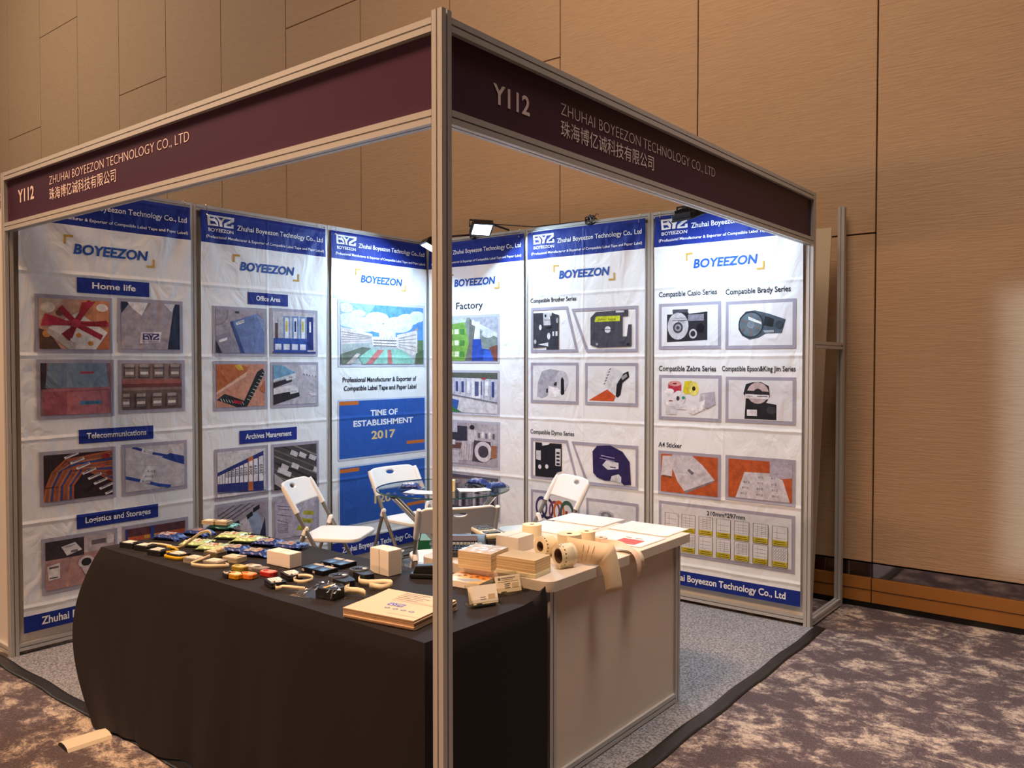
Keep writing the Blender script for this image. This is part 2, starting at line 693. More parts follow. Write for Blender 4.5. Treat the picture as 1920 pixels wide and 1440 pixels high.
NP = notched()
lwall = thing('booth_wall', 'left booth wall of white panels in aluminium posts behind the Home life banner', 'booth wall', (0, -ML / 2, 0))
rwall = thing('booth_wall', 'right booth wall of white panels in aluminium posts behind the Factory banner', 'booth wall', (ML / 2, 0, 0))
lfas = thing('booth_fascia', 'left plum fascia board in aluminium rails, its lettering close to the left end', 'fascia', (ML / 2, -ML, 2.2))
rfas = thing('booth_fascia', 'right plum fascia board in aluminium rails, sloping away from the corner post to the right', 'fascia', (ML, -ML / 2, 2.2))

def bpart(mb, name, root, **k):
    mb.v = [tuple(Vector(v) - root.location) for v in mb.v]
    return mb.build(name, root, **k)

def post(x, y, z1=HP, z0=0.0, name='post', parent=None):
    m_ = MB()
    m_.prism(NP, z0, z1, ALU, Matrix.Translation((x, y, 0)))
    return m_

def rail(p0, p1, name='rail'):
    """square notched profile between two points on one level"""
    a, b = Vector(p0), Vector(p1)
    d = b - a
    X = d.normalized()
    Z = Vector((0, 0, 1))
    Y = Z.cross(X)
    M = Matrix(((Y.x, Z.x, X.x, a.x), (Y.y, Z.y, X.y, a.y), (Y.z, Z.z, X.z, a.z), (0, 0, 0, 1)))
    m_ = MB()
    m_.prism(NP, 0.0, d.length, ALU, M)
    return m_

AP = [0.0, -1.019, -2.04, -ML]
BPX = [1.009, 2.033, ML]
for y in AP:
    bpart(post(0, y), 'post', lwall)
for x in BPX:
    bpart(post(x, 0), 'post', rwall)
cp = MB()
cp.prism(NP, 0, 2.515, ALU)
tag(cp.build('corner_post', loc=(ML, -ML, 0)), 'tall aluminium post at the open front corner of the booth', 'post')
for a, b in zip(AP, AP[1:]):
    m_ = MB()
    m_.box((0, (a + b) / 2, 1.26), (0.004, a - b - 0.03, 2.44), LAM)
    bpart(m_, 'wall_panel', lwall)
    for z in (2.48, 0.048):
        bpart(rail((0, a - 0.021, z), (0, b + 0.021, z)), 'rail', lwall)
for a, b in zip([0.0] + BPX, BPX):
    m_ = MB()
    m_.box(((a + b) / 2, 0, 1.26), (b - a - 0.03, 0.004, 2.44), LAM)
    bpart(m_, 'wall_panel', rwall)
    for z in (2.48, 0.048):
        bpart(rail((a + 0.021, 0, z), (b - 0.021, 0, z)), 'rail', rwall)
PLUM = mat('plum_fascia_board', '422336', 0.5, spec=0.3)
LET = mat('pink_white_lettering', 'E6D2CA', 0.6)
for z in (2.478, 2.222):
    bpart(rail((0.021, -ML, z), (ML - 0.021, -ML, z)), 'rail', lfas)
    bpart(rail((ML, -ML + 0.021, z), (ML, -0.021, z)), 'rail', rfas)
CN = '\u73e0\u6d77\u535a\u4ebf\u8bda\u79d1\u6280\u6709\u9650\u516c\u53f8'

def fascia(root, mp, y112, eng, chn, c, d):
    b_ = MB()
    b_.box(c, d, PLUM)
    fp = bpart(b_, 'fascia_board', root)
    for body, q, bo in (('Y112', y112, 0.022), ('ZHUHAI BOYEEZON TECHNOLOGY CO., LTD', eng, -0.014), (CN, chn, 0.0)):
        t = MB()
        put_text(t, body, mp, q[0], q[2], q[3], LET, 0.0, x1=q[1], bold=bo)
        t.v = [tuple(Vector(v) - root.location) for v in t.v]
        t.build('lettering', fp, fix=False)
fascia(lfas, lambda x, z, l: (x, -ML - 0.0035, z), (0.150, 0.341, 2.331, 0.062), (0.514, 1.746, 2.372, 0.040), (0.514, 1.168, 2.303, 0.043), (ML / 2, -ML, 2.35), (ML - 0.03, 0.004, 0.236))
fascia(rfas, lambda y, z, l: (ML + 0.0035, y, z), (-2.837, -2.655, 2.316, 0.058), (-2.483, -1.286, 2.362, 0.040), (-2.483, -1.847, 2.294, 0.043), (ML, -ML / 2, 2.35), (0.004, ML - 0.03, 0.236))

mb = MB()
mb.box((0, 0, 1.2), (0.9, 0.006, 2.34), LAM)
npn = thing('partition_panel', 'white partition panel at the left edge, beside the left end post of the booth', 'partition panel', (-0.49, -ML + 0.02, 0))
mb.build('panel', npn)
rail((-0.44, 0, 0.02), (0.44, 0, 0.02)).build('rail', npn)
rail((-0.44, 0, 2.39), (0.44, 0, 2.39)).build('rail', npn)

# return wall behind the right post: bare frame with a loose board leaning in it
rw = thing('panel_frame', 'bare aluminium upright and crossbar between the booth and the hall wall', 'frame', (3.062, 0.55, 0))
for m_, n in ((post(0, 0), 'upright'), (rail((0, -0.52, 1.635), (0, -0.021, 1.635)), 'crossbar'), (rail((0, -0.52, 0.03), (0, -0.021, 0.03)), 'crossbar')):
    m_.build(n, rw)
mb = MB()
BOARD = mat('beige_board', 'D9C7AC', 0.6)
vs = [(2.70, 0.52, 0.006), (2.91, 0.52, 0.006), (3.04, 0.42, 2.36), (2.70, 0.42, 2.36)]
mb.add(vs + [(x, y + 0.012, z) for x, y, z in vs], [(0, 1, 2, 3), (7, 6, 5, 4), (0, 4, 5, 1), (1, 5, 6, 2), (2, 6, 7, 3), (3, 7, 4, 0)], BOARD)
o = mb.build('loose_board', loc=(0, 0, 0))
tag(o, 'loose pale board leaning between the right booth post and the hall wall', 'board')

# ================================================================== PRINTED BANNERS
NAVY, BLUE, GREYF, WHT, GOLD, INK = '1B2F8A', '2A5FC0', 'A6A3B4', 'F0F3F6', 'C9A24A', '232838'
COMPANY = 'Zhuhai Boyeezon Technology Co., Ltd'
TAGLINE = '(Professional Manufacturer & Exporter of Compatible Label Tape and Paper Label)'
BW = 0.955
ZT, ZH, ZF = 2.468, 2.272, 0.208

def wave(u, z):
    """how far the vinyl stands off the panel (metres)"""
    top = max(0.0, (z - 1.985) / 0.45)
    a = 0.0
    for x0, ph in ((0.02, 0.4), (BW - 0.02, 1.7)):
        dx, dz = u - x0, 2.46 - z
        r = math.hypot(dx, dz) + 1e-6
        th = math.atan2(abs(dx), dz)
        a += 0.030 * math.sin(th * 9 + ph) * min(r, 0.25) * math.exp(-max(0, r - 0.2) / 0.28)
    a *= min(1.0, top * 1.6)
    s = 0.0012 * math.sin(z * 14.3 + u * 2) + 0.001 * math.sin(u * 9.0 + z * 3)
    return 0.010 + a + s * min(1.0, top)

def vmap(u, z, l):
    return (u, -(wave(u, z) + 0.0022 + l), z)

LOGO_CUTS = [[(.09, .83), (.267, .815), (.237, .70), (.10, .66)], [(.10, .45), (.267, .42), (.34, .155), (.12, .155)],
             [(.275, .83), (.32, .83), (.445, .45), (.445, -.02), (.395, -.02), (.395, .43)], [(.407, .86), (.607, .85), (.526, .62)],
             [(.66, .8), (.90, .79), (.635, .36), (.62, -.02), (.565, -.02), (.565, .40), (.59, .47)], [(.70, .17), (1.0, .62), (1.0, .36), (.905, .36), (.905, .17)]]

def logo_shapes(fg, bgc):
    sh = [('p', [(0.03, 0.0), (1, 0.0), (1, 1), (0, 1)], fg)]
    return sh + [('p', c, bgc) for c in LOGO_CUTS]

def sub(mp, u0, z0, w_, h_):
    return lambda x, y, l: mp(u0 + x * w_, z0 + y * h_, l)

def hook(mb, u, side):
    y = -(wave(u, 2.44) + 0.004)
    pts = [(u, 0.02, 2.49), (u, 0.012, 2.506), (u, -0.01 + y * 0.2, 2.508), (u + side * 0.004, y - 0.002, 2.485), (u + side * 0.008, y - 0.004, 2.452), (u + side * 0.002, y - 0.010, 2.438), (u - side * 0.004, y - 0.002, 2.446)]
    mb.tube(pts, 0.0016, CHROME, 6)

def banner(root, zf=ZF, italic=0.0):
    """root local frame: x reads left to right, z up, -y faces the viewer"""
    us = [i * BW / 40 for i in range(41)]
    zs = [0.121, zf] + [zf + (ZH - zf) * i / 60 for i in range(1, 61)] + [ZH + (ZT - ZH) * i / 10 for i in range(1, 11)]
    s = MB()
    n = 41
    vs = [(u, -wave(u, z), z) for z in zs for u in us]
    for j in range(len(zs) - 1):
        m = P(NAVY if (j == 0 or zs[j] >= ZH - 1e-6) else WHT)
        s.add([], [], m)
    base = len(s.v)
    s.v += vs
    for j in range(len(zs) - 1):
        k = s.mid(P(NAVY if (j == 0 or zs[j] >= ZH - 1e-6) else WHT))
        for i in range(40):
            s.f.append([base + j * n + i, base + j * n + i + 1, base + (j + 1) * n + i + 1, base + (j + 1) * n + i])
            s.mi.append(k)
    s.build('vinyl_sheet', root, smooth=60)
    t = MB()
    W = P('F2F3F5')
    put_text(t, COMPANY, vmap, 0.255, 2.372, 0.031, W, 0, x1=0.93, bold=0.012)
    t.build('header_lettering', root, fix=False)
    t = MB()
    put_text(t, TAGLINE, vmap, 0.035, 2.303, 0.017, W, 0, x1=0.935, bold=0.012, res=2)
    t.build('tagline_lettering', root, fix=False)
    t = MB()
    lm = sub(vmap, 0.045, 2.378, 0.185, 0.066)
    t.grid(lambda a, b: lm(a + 0.03 * (1 - a) * (1 - b), b, 0.0), 16, 6, W)
    draw(t, [('p', c, NAVY) for c in LOGO_CUTS], lm, asp=2.8, L0=0.0012)
    put_text(t, 'BOYEEZON', vmap, 0.052, 2.343, 0.021, W, 0, x1=0.228, bold=0.012)
    t.build('logo', root, fix=False)
    g = P(GOLD)
    for x, z, a, b in ((0.222, 2.218, 1, -1), (0.728, 2.082, -1, 1)):
        t = MB()
        t.add([vmap(x + a * q[0], z + b * q[1], 0) for q in ((0, 0), (.048, 0), (.048, .012), (0, .012))], [(0, 1, 2, 3)], g)
        t.add([vmap(x + a * q[0], z + b * q[1], 0) for q in ((0, .012), (.012, .012), (.012, .05), (0, .05))], [(0, 1, 2, 3)], g)
        t.build('corner_bracket', root, fix=False)
    t = MB()
    put_text(t, 'BOYEEZON', vmap, 0.272, 2.122, 0.052, P('2553A8'), 0, x1=0.688, bold=0.035, shear=0.16)
    t.build('title_lettering', root, fix=False)
    t = MB()
    put_text(t, COMPANY, vmap, 0.085, 0.121 + (zf - 0.121) * 0.33, 0.040, W, 0, x1=0.87, bold=0.022)
    t.build('footer_lettering', root, fix=False)
    for u, sd in ((0.035, 1), (BW - 0.035, -1)):
        h = MB()
        hook(h, u, sd)
        h.build('hanging_hook', root, smooth=60)

def plate(root, body, u0, u1, z0, z1, col=NAVY):
    t = MB()
    t.grid(lambda a, b: vmap(u0 + (u1 - u0) * a, z0 + (z1 - z0) * b, 0.0002), 12, 3, P(col))
    p = t.build('caption_plate', root)
    t = MB()
    pad = (u1 - u0) * (0.1 if len(body) > 12 else 0.2)
    put_text(t, body, vmap, u0 + pad, z0 + (z1 - z0) * 0.34, (z1 - z0) * 0.40, P('F2F3F5'), 0.0012, x1=u1 - pad, bold=0.02)
    t.build('caption_lettering', p, fix=False)

def caption(root, body, u0, u1, z, h, bold=0.016, col=INK):
    t = MB()
    put_text(t, body, vmap, u0, z, h, P(col), 0.0, x1=u1, bold=bold)
    t.build('caption_lettering', root, fix=False)

def picture(root, u0, u1, z0, z1, shapes, frame=0.02, label=None, fcol=GREYF, bgc=None, quad=None, ink=PP):
    """framed print; quad gives the four corners in unit coordinates for slanted frames"""
    t = MB()
    fx, fz = frame / (u1 - u0), frame / (z1 - z0)
    if quad is None:
        t.grid(lambda a, b: vmap(u0 + (u1 - u0) * a, z0 + (z1 - z0) * b, 0.0003), 16, 12, P(fcol))
        inner = sub(vmap, u0 + frame, z0 + frame, u1 - u0 - 2 * frame, z1 - z0 - 2 * frame)
        asp = (u1 - u0 - 2 * frame) / (z1 - z0 - 2 * frame)
        if bgc:
            t.grid(lambda a, b: inner(a, b, 0.0010), 16, 12, P(bgc))
        draw(t, shapes, inner, asp, ink=ink, L0=0.0016, dL=min(0.00012, 0.004 / len(shapes)))
    else:
        m = sub(vmap, u0, z0, u1 - u0, z1 - z0)
        c = (sum(q[0] for q in quad) / 4, sum(q[1] for q in quad) / 4)
        inn = [(c[0] + (q[0] - c[0]) * (1 - 2.2 * fx), c[1] + (q[1] - c[1]) * (1 - 2 * fz)) for q in quad]
        for i in range(4):
            j = (i + 1) % 4
            t.grid(lambda a, b, i=i, j=j: m(*[(quad[i][k] * (1 - a) + quad[j][k] * a) * (1 - b) + (inn[i][k] * (1 - a) + inn[j][k] * a) * b for k in (0, 1)], 0.0003), 12, 1, P(fcol))
        draw(t, shapes, m, (u1 - u0) / (z1 - z0), ink=ink, L0=0.0016, dL=min(0.00012, 0.004 / len(shapes)))
    o = t.build('printed_picture', root, fix=False)
    if label:
        o['label'] = label
    return o

rr = random.Random(11)

# ---- the artwork, in unit coordinates
GIFT = [('r', 0, 0, 1, 1, 'C79A86'), ('p', [(.6, .6), (1, .35), (1, 1), (.6, 1)], 'D08A62'), ('p', [(0, .55), (.35, 1), (0, 1)], 'CDB7A2'), ('p', [(0, 0), (.3, 0), (.12, .35), (0, .4)], '5A4038'), ('p', [(.75, 0), (1, 0), (1, .4)], 'C0704A'),
        ('e', .12, .82, .1, .1, 'E8DDD0'), ('e', .9, .86, .09, .08, 'EDE3DA'), ('e', .1, .3, .06, .07, 'C88E50'), ('e', .28, .72, .05, .06, '7A4A40'),
        ('p', [(.12, .42), (.55, .75), (.98, .35), (.8, .0), (.5, .0)], 'E6E0DC'), ('p', [(.12, .42), (.5, .12), (.5, 0), (.4, 0), (.1, .32)], 'BDB2AC'), ('e', .55, .28, .04, .05, 'D89040'), ('e', .72, .12, .04, .05, 'D89040'),
        ('l', [(.3, .82), (.52, .5), (.88, .25)], .11, 'A02A38'), ('l', [(.05, .52), (.5, .52), (.98, .52)], .10, 'B03240'), ('l', [(.72, .97), (.5, .52), (.42, .25)], .11, '98222F'), ('p', [(.5, .52), (.08, .7), (.02, .45)], 'B8384A'), ('p', [(.52, .52), (.6, .95), (.8, .98)], 'A82C3C'), ('p', [(.52, .52), (.97, .6), (.95, .46)], '8C1E2C'), ('p', [(.5, .5), (.3, .3), (.42, .16)], '8C1E2C'), ('e', .51, .52, .07, .09, 'C04050')]
SHIRT = [('r', 0, 0, 1, 1, 'A9A2AC'), ('p', [(.78, 0), (1, 0), (1, 1), (.9, 1)], '26304A'), ('p', [(.0, .75), (0, 1), (.15, 1)], '26304A'), ('p', [(.1, 1), (.18, .86), (.34, .72), (.45, 1)], 'E9E7EA'), ('p', [(.72, 1), (.86, .82), (.92, 1)], 'E2E0E4'), ('p', [(.34, .72), (.45, 1), (.5, 1)], '8B8490'), ('p', [(.3, .12), (.64, .14), (.68, .38), (.32, .36)], 'DCD9E0')]
SHIRT += [('p', [(.35 + .28 * x, .20 + .14 * y) for x, y in ((0, 0), (1, 0), (1, 1), (0, 1))], '3A3070')] + [('p', [(.35 + .28 * x, .20 + .14 * y) for x, y in c], 'DCD9E0') for c in LOGO_CUTS] + [('t', 'BOYEEZON', .35, .145, .04, '3A3070', dict(x1=.63))]
BOXES = [('r', 0, 0, 1, 1, '8A5F68'), ('r', 0, .5, .08, 1, '3B3038'), ('p', [(.06, .52), (.98, .52), (.94, 1), (.1, 1)], '6F8396'), ('p', [(.36, .52), (.96, .52), (.93, 1), (.36, 1)], '7D91A4'), ('p', [(.02, .5), (.98, .53), (1, .48), (.02, .45)], 'A86C74'), ('p', [(.06, 0), (.97, 0), (.97, .48), (.03, .45)], '98545F'), ('p', [(.36, 0), (.97, 0), (.97, .46), (.36, .44)], 'B06E76'), ('r', .55, .79, .75, .84, 'C05068'), ('t', 'STORAGE', .57, .80, .03, '503040', dict(x1=.73)), ('r', .54, .18, .86, .26, '4E7E9C'), ('t', 'BOYEEZON', .62, .2, .035, '203850', dict(x1=.8))]
JARS = [('r', 0, 0, 1, 1, '8D7670'), ('r', 0, 0, 1, .42, '6E5A58'), ('r', 0, .55, 1, .66, '9C605C'), ('r', 0, .48, 1, .56, '704040')]
for yb, k in ((.68, 0), (.04, 1)):
    for i, x in enumerate((.02, .26, .5, .78) if not k else (-.06, .2, .47, .72)):
        JARS += [('r', x, yb, x + .19, yb + .26, '5A4E50'), ('r', x + .02, yb + .03, x + .17, yb + .2, '7A6C6C' if i % 2 else '8A7C78'), ('r', x + .02, yb + .24, x + .17, yb + .31, 'A49A98'), ('r', x + .03, yb + .08, x + .16, yb + .14, 'D8D2CE')]
CABLES = [('r', 0, 0, 1, 1, '33262C')]
for i in range(13):
    x = i * .075
    c = ('A65A38', '8A5644', 'B07050', '3A4A88')[i % 4]
    CABLES.append(('l', [(x * .45, 0), (x * .42 + .03, .3), (x * .5 + .12, .62), (x * .62 + .3, .86 - i * .035), (1, .98 - i * .055)], .045, c))
for i in range(8):
    x, y = .28 + i * .085, .93 - i * .125
    CABLES.append(('p', [(x, y), (x + .2, y + .10), (x + .22, y + .05), (x + .02, y - .05)], 'D9D6DA'))
    CABLES.append(('l', [(x + .04, y + .005), (x + .19, y + .078)], .016, '30283A'))
CABLES += [('e', .9, .88, .06, .06, '8C2A34'), ('e', .95, .5, .05, .05, '7A2A30'), ('e', .85, .68, .04, .04, 'B04848')]
PATCH = [('r', 0, 0, 1, 1, 'C6C2C8'), ('l', [(.12, 1), (.45, .83), (.68, .75)], .06, '2C3F94'), ('p', [(.6, .72), (.75, .8), (1, .7), (1, .5), (.8, .6)], '26408C'), ('p', [(.26, .86), (.44, .8), (.46, .9), (.28, .98)], 'E4E4E8'), ('t', 'A-103', .29, .87, .06, '404050', dict(rot=-.25)), ('l', [(0, .33), (.3, .2), (.55, .08), (.75, .02)], .07, '2C4FA4'), ('p', [(.22, .18), (.4, .14), (.5, .52), (.34, .55)], 'E8E8EA'), ('t', 'A-103', .35, .40, .055, '404050', dict(rot=-.1)), ('t', 'A-103', .31, .29, .055, '404050', dict(rot=-.1)), ('t', 'A-103', .26, .18, .06, '303040', dict(rot=-.1))]
DESK = [('r', 0, 0, 1, 1, 'B08A88'), ('r', 0, .62, .55, 1, '3C343C'), ('r', .55, .66, 1, 1, 'BDB2B4'), ('r', .66, .8, .88, .9, '6A6468'), ('r', .9, .78, 1, .95, 'D8D4D6'), ('p', [(.22, .86), (.42, .92), (.52, .74), (.3, .66)], 'D9D7DA'), ('l', [(.28, .84), (.42, .87)], .012, '606068'), ('r', .36, .71, .46, .76, '707078'), ('p', [(.02, .5), (.2, .54), (.2, .22), (.04, .2)], 'E2DEE0'), ('r', .05, .44, .18, .48, '6A5A60'), ('r', .05, .24, .17, .26, '303038'), ('e', .58, .46, .12, .13, 'D2CACC'), ('e', .58, .46, .075, .085, '2E2C30'), ('p', [(.5, .38), (.56, .2), (.66, .2), (.68, .38)], 'C8BEC2')]
RACKS = [('r', 0, 0, 1, 1, '5E3A42')]
for y in (.72, .4, .08):
    RACKS += [('r', 0, y, 1, y + .1, 'C2603A'), ('r', .3, y + .02, .5, y + .09, 'C9A24A')] + [('r', .05 + i * .13, y - .2, .15 + i * .13, y, ('8A4A44', '9C6A54', '6E3840')[i % 3]) for i in range(7)]
RACKS += [('r', .4, 0, .46, 1, '2E4090'), ('r', .0, .0, .03, 1, '2E4090')]
NOTEBOOK = [('r', 0, 0, 1, 1, 'A59CA6'), ('ring', .0, .92, .26, .3, .85, '8A828C'), ('e', .43, .95, .05, .03, '40404A'), ('p', [(.28, .72), (.85, .95), (1, .8), (1, .0), (.52, .0)], '6C7FB0'), ('p', [(.28, .72), (.34, .74), (.58, 0), (.5, 0)], '34457E'), ('p', [(.82, .94), (1, .8), (1, .5)], '8797BE'), ('p', [(.4, .71), (.57, .79), (.58, .72), (.41, .65)], 'E8E8EC'), ('t', 'My Book', .425, .675, .04, '30303A', dict(rot=.33)), ('p', [(0, .38), (.28, .5), (.5, .0), (.08, 0)], '8C8798'), ('p', [(0, .3), (.12, 0), (0, 0)], '30364A'), ('p', [(.06, .3), (.22, .36), (.22, .3), (.07, .24)], 'E8E8EC')]
BINDERS = [('r', 0, 0, 1, 1, 'C4BEC4')]
for i, (x, c, l) in enumerate(((.24, '7F9AC4', 'C8B84A'), (.44, '6E8CBE', '27357A'), (.62, '7C98C2', 'C8B84A'), (.79, '232F74', 'E0E0E8'))):
    BINDERS += [('r', x, .08, x + .155, .9, c), ('r', x + .04, .3, x + .12, .86, 'E4E4E8' if i < 3 else c), ('r', x + .055, .52, x + .1, .78, l)]
BINDERS += [('r', .06, .3, .12, .72, '5A3A40'), ('r', .12, .3, .22, .82, 'B8B8C0'), ('p', [(.02, .04), (.02, .36), (.8, .36), (.8, .04)], '2F4FA0')] + [('r', .05 + i * .19, .08, .19 + i * .19, .22, 'D6D8E4') for i in range(4)] + [('l', [(.0, .02), (1, .02)], .04, '2A3E8C')]
RULER = [('r', 0, 0, 1, 1, 'C48A74'), ('p', [(0, .36), (.62, .82), (.66, .94), (.4, 1), (0, 1)], 'B5653C'), ('p', [(0, .3), (0, .36), (.62, .82), (.6, .72)], 'D9B09A'), ('p', [(.36, .97), (.5, 1), (.56, .86), (.46, .86)], 'C9A63C'), ('p', [(.0, .18), (.16, .32), (.56, .14), (.84, .82), (.96, .9), (1, .78), (.62, .0), (.4, .0)], '24282A')] + [('l', [(.08 + i * .055, .21 - i * .012), (.11 + i * .055, .14 - i * .012)], .014, 'C8CCC8') for i in range(9)] + [('l', [(.62 + i * .04, .18 + i * .077), (.68 + i * .04, .15 + i * .077)], .014, 'C8CCC8') for i in range(9)] + [('p', [(.32, .1), (.5, .06), (.52, .13), (.34, .17)], 'A02838'), ('p', [(.9, .4), (1, .3), (1, .6)], 'B5653C')]
TRAYS = [('r', 0, 0, 1, 1, 'B9B4BE'), ('p', [(.62, 1), (.66, .78), (1, .68), (1, 1)], 'D2D0D8')] + [('l', [(.7 + i * .07, .78 - i * .015), (.71 + i * .07, .74 - i * .015)], .025, '606070') for i in range(5)] + [('p', [(0, 1), (.2, 1), (.52, .8), (0, .64)], '6E9AB8'), ('p', [(.0, .64), (.52, .8), (.52, .74), (.0, .58)], 'C8D4DC'), ('p', [(0, .56), (.42, .68), (.42, .58), (0, .42)], '302A34'), ('p', [(.26, .68), (.5, .78), (.52, .66), (.3, .6)], 'D4D4DA'), ('t', 'Files', .36, .66, .05, '404048', dict(rot=.15)), ('p', [(0, .42), (.5, .5), (.56, .36), (0, .26)], 'D6D2D6'), ('p', [(0, .26), (.58, .36), (.6, .2), (0, .0)], '2C262E'), ('p', [(.36, .4), (.56, .43), (.58, .3), (.38, .26)], 'D8D8DC'), ('t', 'Notes', .41, .31, .045, '404048', dict(rot=.1)), ('r', .85, .2, 1, .27, 'D0CED4')]
YEARS = [('r', 0, 0, 1, 1, 'D2CFD2')]
xx = 0.0
for i in range(12):
    wv = .042 + i * .0068
    top = .55 + .42 * (xx + wv) ** 1.0
    c = 'B5653C' if i == 9 else '2A3476'
    YEARS += [('p', [(xx, .12 - .08 * xx), (xx + wv, .12 - .08 * (xx + wv)), (xx + wv, top), (xx, .55 + .42 * xx)], c), ('p', [(xx + wv * .12, .3 - .05 * xx), (xx + wv * .92, .3 - .05 * xx), (xx + wv * .92, top - .08 - .04 * xx), (xx + wv * .12, top - .1 - .04 * xx)], 'E2E0E4')]
    if i > 2:
        YEARS.append(('t', str(2009 + i), xx + wv * .78, .42, .03 + wv * .42, '30303C', dict(rot=PI / 2, bold=0.02)))
    xx += wv
YEARS += [('l', [(0, .1), (1, .03)], .02, '222A60')]
HANG = [('r', 0, 0, 1, 1, '4A4648')]
for i in range(12):
    HANG.append(('l', [(-.1, .95 - i * .15 + .35), (1.1, .05 - i * .15 + .62)], .035, ('8A8480', '2E2A2C', '6A6460')[i % 3]))
for x, y in ((.36, .8), (.56, .74), (.8, .66), (.38, .5), (.14, .5), (.2, .34), (.9, .34), (.06, .42)):
    HANG.append(('p', [(x, y), (x + .16, y - .08), (x + .2, y + .02), (x + .04, y + .11)], 'CFCACC'))
HANG += [('p', [(0, .4), (.4, .0), (0, 0)], 'A8A4A8'), ('p', [(0, .15), (.2, 0), (0, 0)], '302C30')]
TABS = [('r', 0, 0, 1, 1, '9A95A0')] + [('l', [(0, .5 + i * .1), (.75, .95 + i * .1)], .025, '50505C') for i in range(4)] + [('p', [(.02, .3), (.3, .42), (.5, 0), (.02, 0)], '8A3050'), ('p', [(.1, .5), (.42, .64), (.44, .56), (.12, .42)], '24242E'), ('p', [(.44, .6), (.6, .7), (.8, .0), (.5, 0)], 'C6C2CC'), ('p', [(.6, .66), (.82, .82), (.98, .2), (.8, 0)], '8FA4C0'), ('p', [(.8, .0), (.98, .6), (1, 0)], '2A2A48'), ('p', [(.58, .72), (.7, .8), (.72, .7), (.6, .62)], '24242E'), ('p', [(.72, .86), (.86, .94), (.87, .84), (.73, .76)], '24242E')]
LETTERP = [('r', 0, 0, 1, 1, 'B4ADC0')] + [('l', [(.05, .84 - i * .07), (.55 - i * .05, .72 - i * .07)], .012, '5A5666') for i in (0, 1, 3, 5)] + [('l', [(.05, .4 - i * .05), (.3, .34 - i * .05)], .010, '6A6676') for i in range(5)] + [('p', [(.72, .96), (.98, .9), (.8, .0), (.48, .0)], 'C3BCCC'), ('p', [(.68, .62), (.94, .56), (.92, .46), (.66, .52)], 'B7B23C'), ('p', [(.62, .44), (.9, .36), (.88, .26), (.58, .34)], 'B7B23C'), ('p', [(.54, .26), (.84, .16), (.82, .06), (.5, .16)], 'B7B23C'), ('t', 'NOTES', .66, .33, .05, '40402A', dict(rot=-.2)), ('t', 'NOTES', .58, .14, .05, '40402A', dict(rot=-.2))]
PLANT = [('r', 0, 0, 1, 1, '5E93D6'), ('p', [(0, 1), (.4, 1), (.2, .6), (0, .5)], '8FB4E2')]
for x, y, a, b in ((.1, .72, .14, .12), (.28, .66, .2, .12), (.42, .78, .14, .1), (.68, .68, .18, .14), (.8, .78, .14, .1), (.92, .84, .1, .1), (.06, .92, .08, .08), (.52, .6, .2, .08), (.2, .84, .08, .06)):
    PLANT.append(('e', x, y, a, b, 'D6E4F4'))
PLANT += [('r', 0, .0, 1, .4, 'A9B3B4'), ('p', [(.9, .42), (1, .42), (1, .0), (.9, .0)], '5E7A58'), ('p', [(0, .32), (.36, .36), (.36, .5), (.2, .56), (0, .6)], 'D8CFCE'), ('p', [(.36, .3), (.66, .28), (.66, .46), (.36, .46)], 'E4DCD8'), ('p', [(.44, .46), (.64, .46), (.64, .54), (.44, .55)], 'DCD4D2'), ('p', [(.66, .28), (.86, .14), (.92, .18), (.92, .6), (.66, .5)], 'DDD3D0'), ('p', [(.87, .6), (.92, .64), (.92, .58)], 'B89A94')]
for r_ in range(5):
    PLANT += [('l', [(.68, .3 + r_ * .035), (.9, .22 + r_ * .075)], .012, '8A8A94'), ('l', [(.01, .36 + r_ * .042), (.35, .375 + r_ * .022)], .010, '9A929A')]
for r_ in range(3):
    PLANT.append(('l', [(.37, .31 + r_ * .045), (.65, .30 + r_ * .05)], .014, '6F6A74'))
for i in range(8):
    PLANT += [('l', [(.4 + i * .033, .29), (.4 + i * .033, .45)], .008, 'C0B8B8'), ('l', [(.69 + i * .027, .28 - i * .014), (.69 + i * .027, .5 + i * .011)], .006, 'C8C0C0')]
PLANT += [('p', [(.2, .12), (.32, .24), (.72, .25), (.86, .06), (.86, 0), (.24, 0)], '8FC4B4'), ('p', [(.42, .24), (.5, .24), (.36, 0), (.28, 0)], 'C07878'), ('p', [(.54, .24), (.58, .24), (.6, 0), (.54, 0)], 'C07878'), ('p', [(.0, .0), (0, .16), (.24, .28), (.34, .26), (.1, 0)], '6A7468'), ('p', [(.06, .0), (.12, 0), (.22, .16), (.18, .18)], 'C0B8B0'), ('p', [(.88, .0), (1, .0), (1, .25), (.9, .18)], '5A6A50')]
LINEF = [('r', 0, 0, 1, 1, '7E8A86'), ('p', [(0, .0), (0, .9), (.34, 1), (.44, .4), (.36, 0)], '78A84C'), ('p', [(.0, .85), (0, 1), (.4, 1), (.38, .9)], 'B8C4B8'), ('p', [(.36, 0), (.44, .4), (.46, 1), (.56, 1), (.62, 0)], '6A6C68'), ('p', [(.46, 1), (1, 1), (1, .55), (.6, .72)], 'A8ACB8'), ('p', [(.5, .95), (1, .62), (1, .52), (.5, .84)], 'D0D4DC'), ('p', [(.52, .3), (.58, .9), (.66, .9), (.66, .3)], 'D8DCE4'), ('p', [(.5, .0), (.52, .5), (.68, .5), (.7, .28), (.94, .24), (.94, 0)], '2C4AA8'), ('p', [(.72, .0), (.74, .24), (.94, .22), (.94, 0)], '3A60C8'), ('e', .82, .62, .12, .1, 'C4CCDC'), ('p', [(.84, .3), (1, .36), (1, 0), (.94, 0)], '7A4A40')]
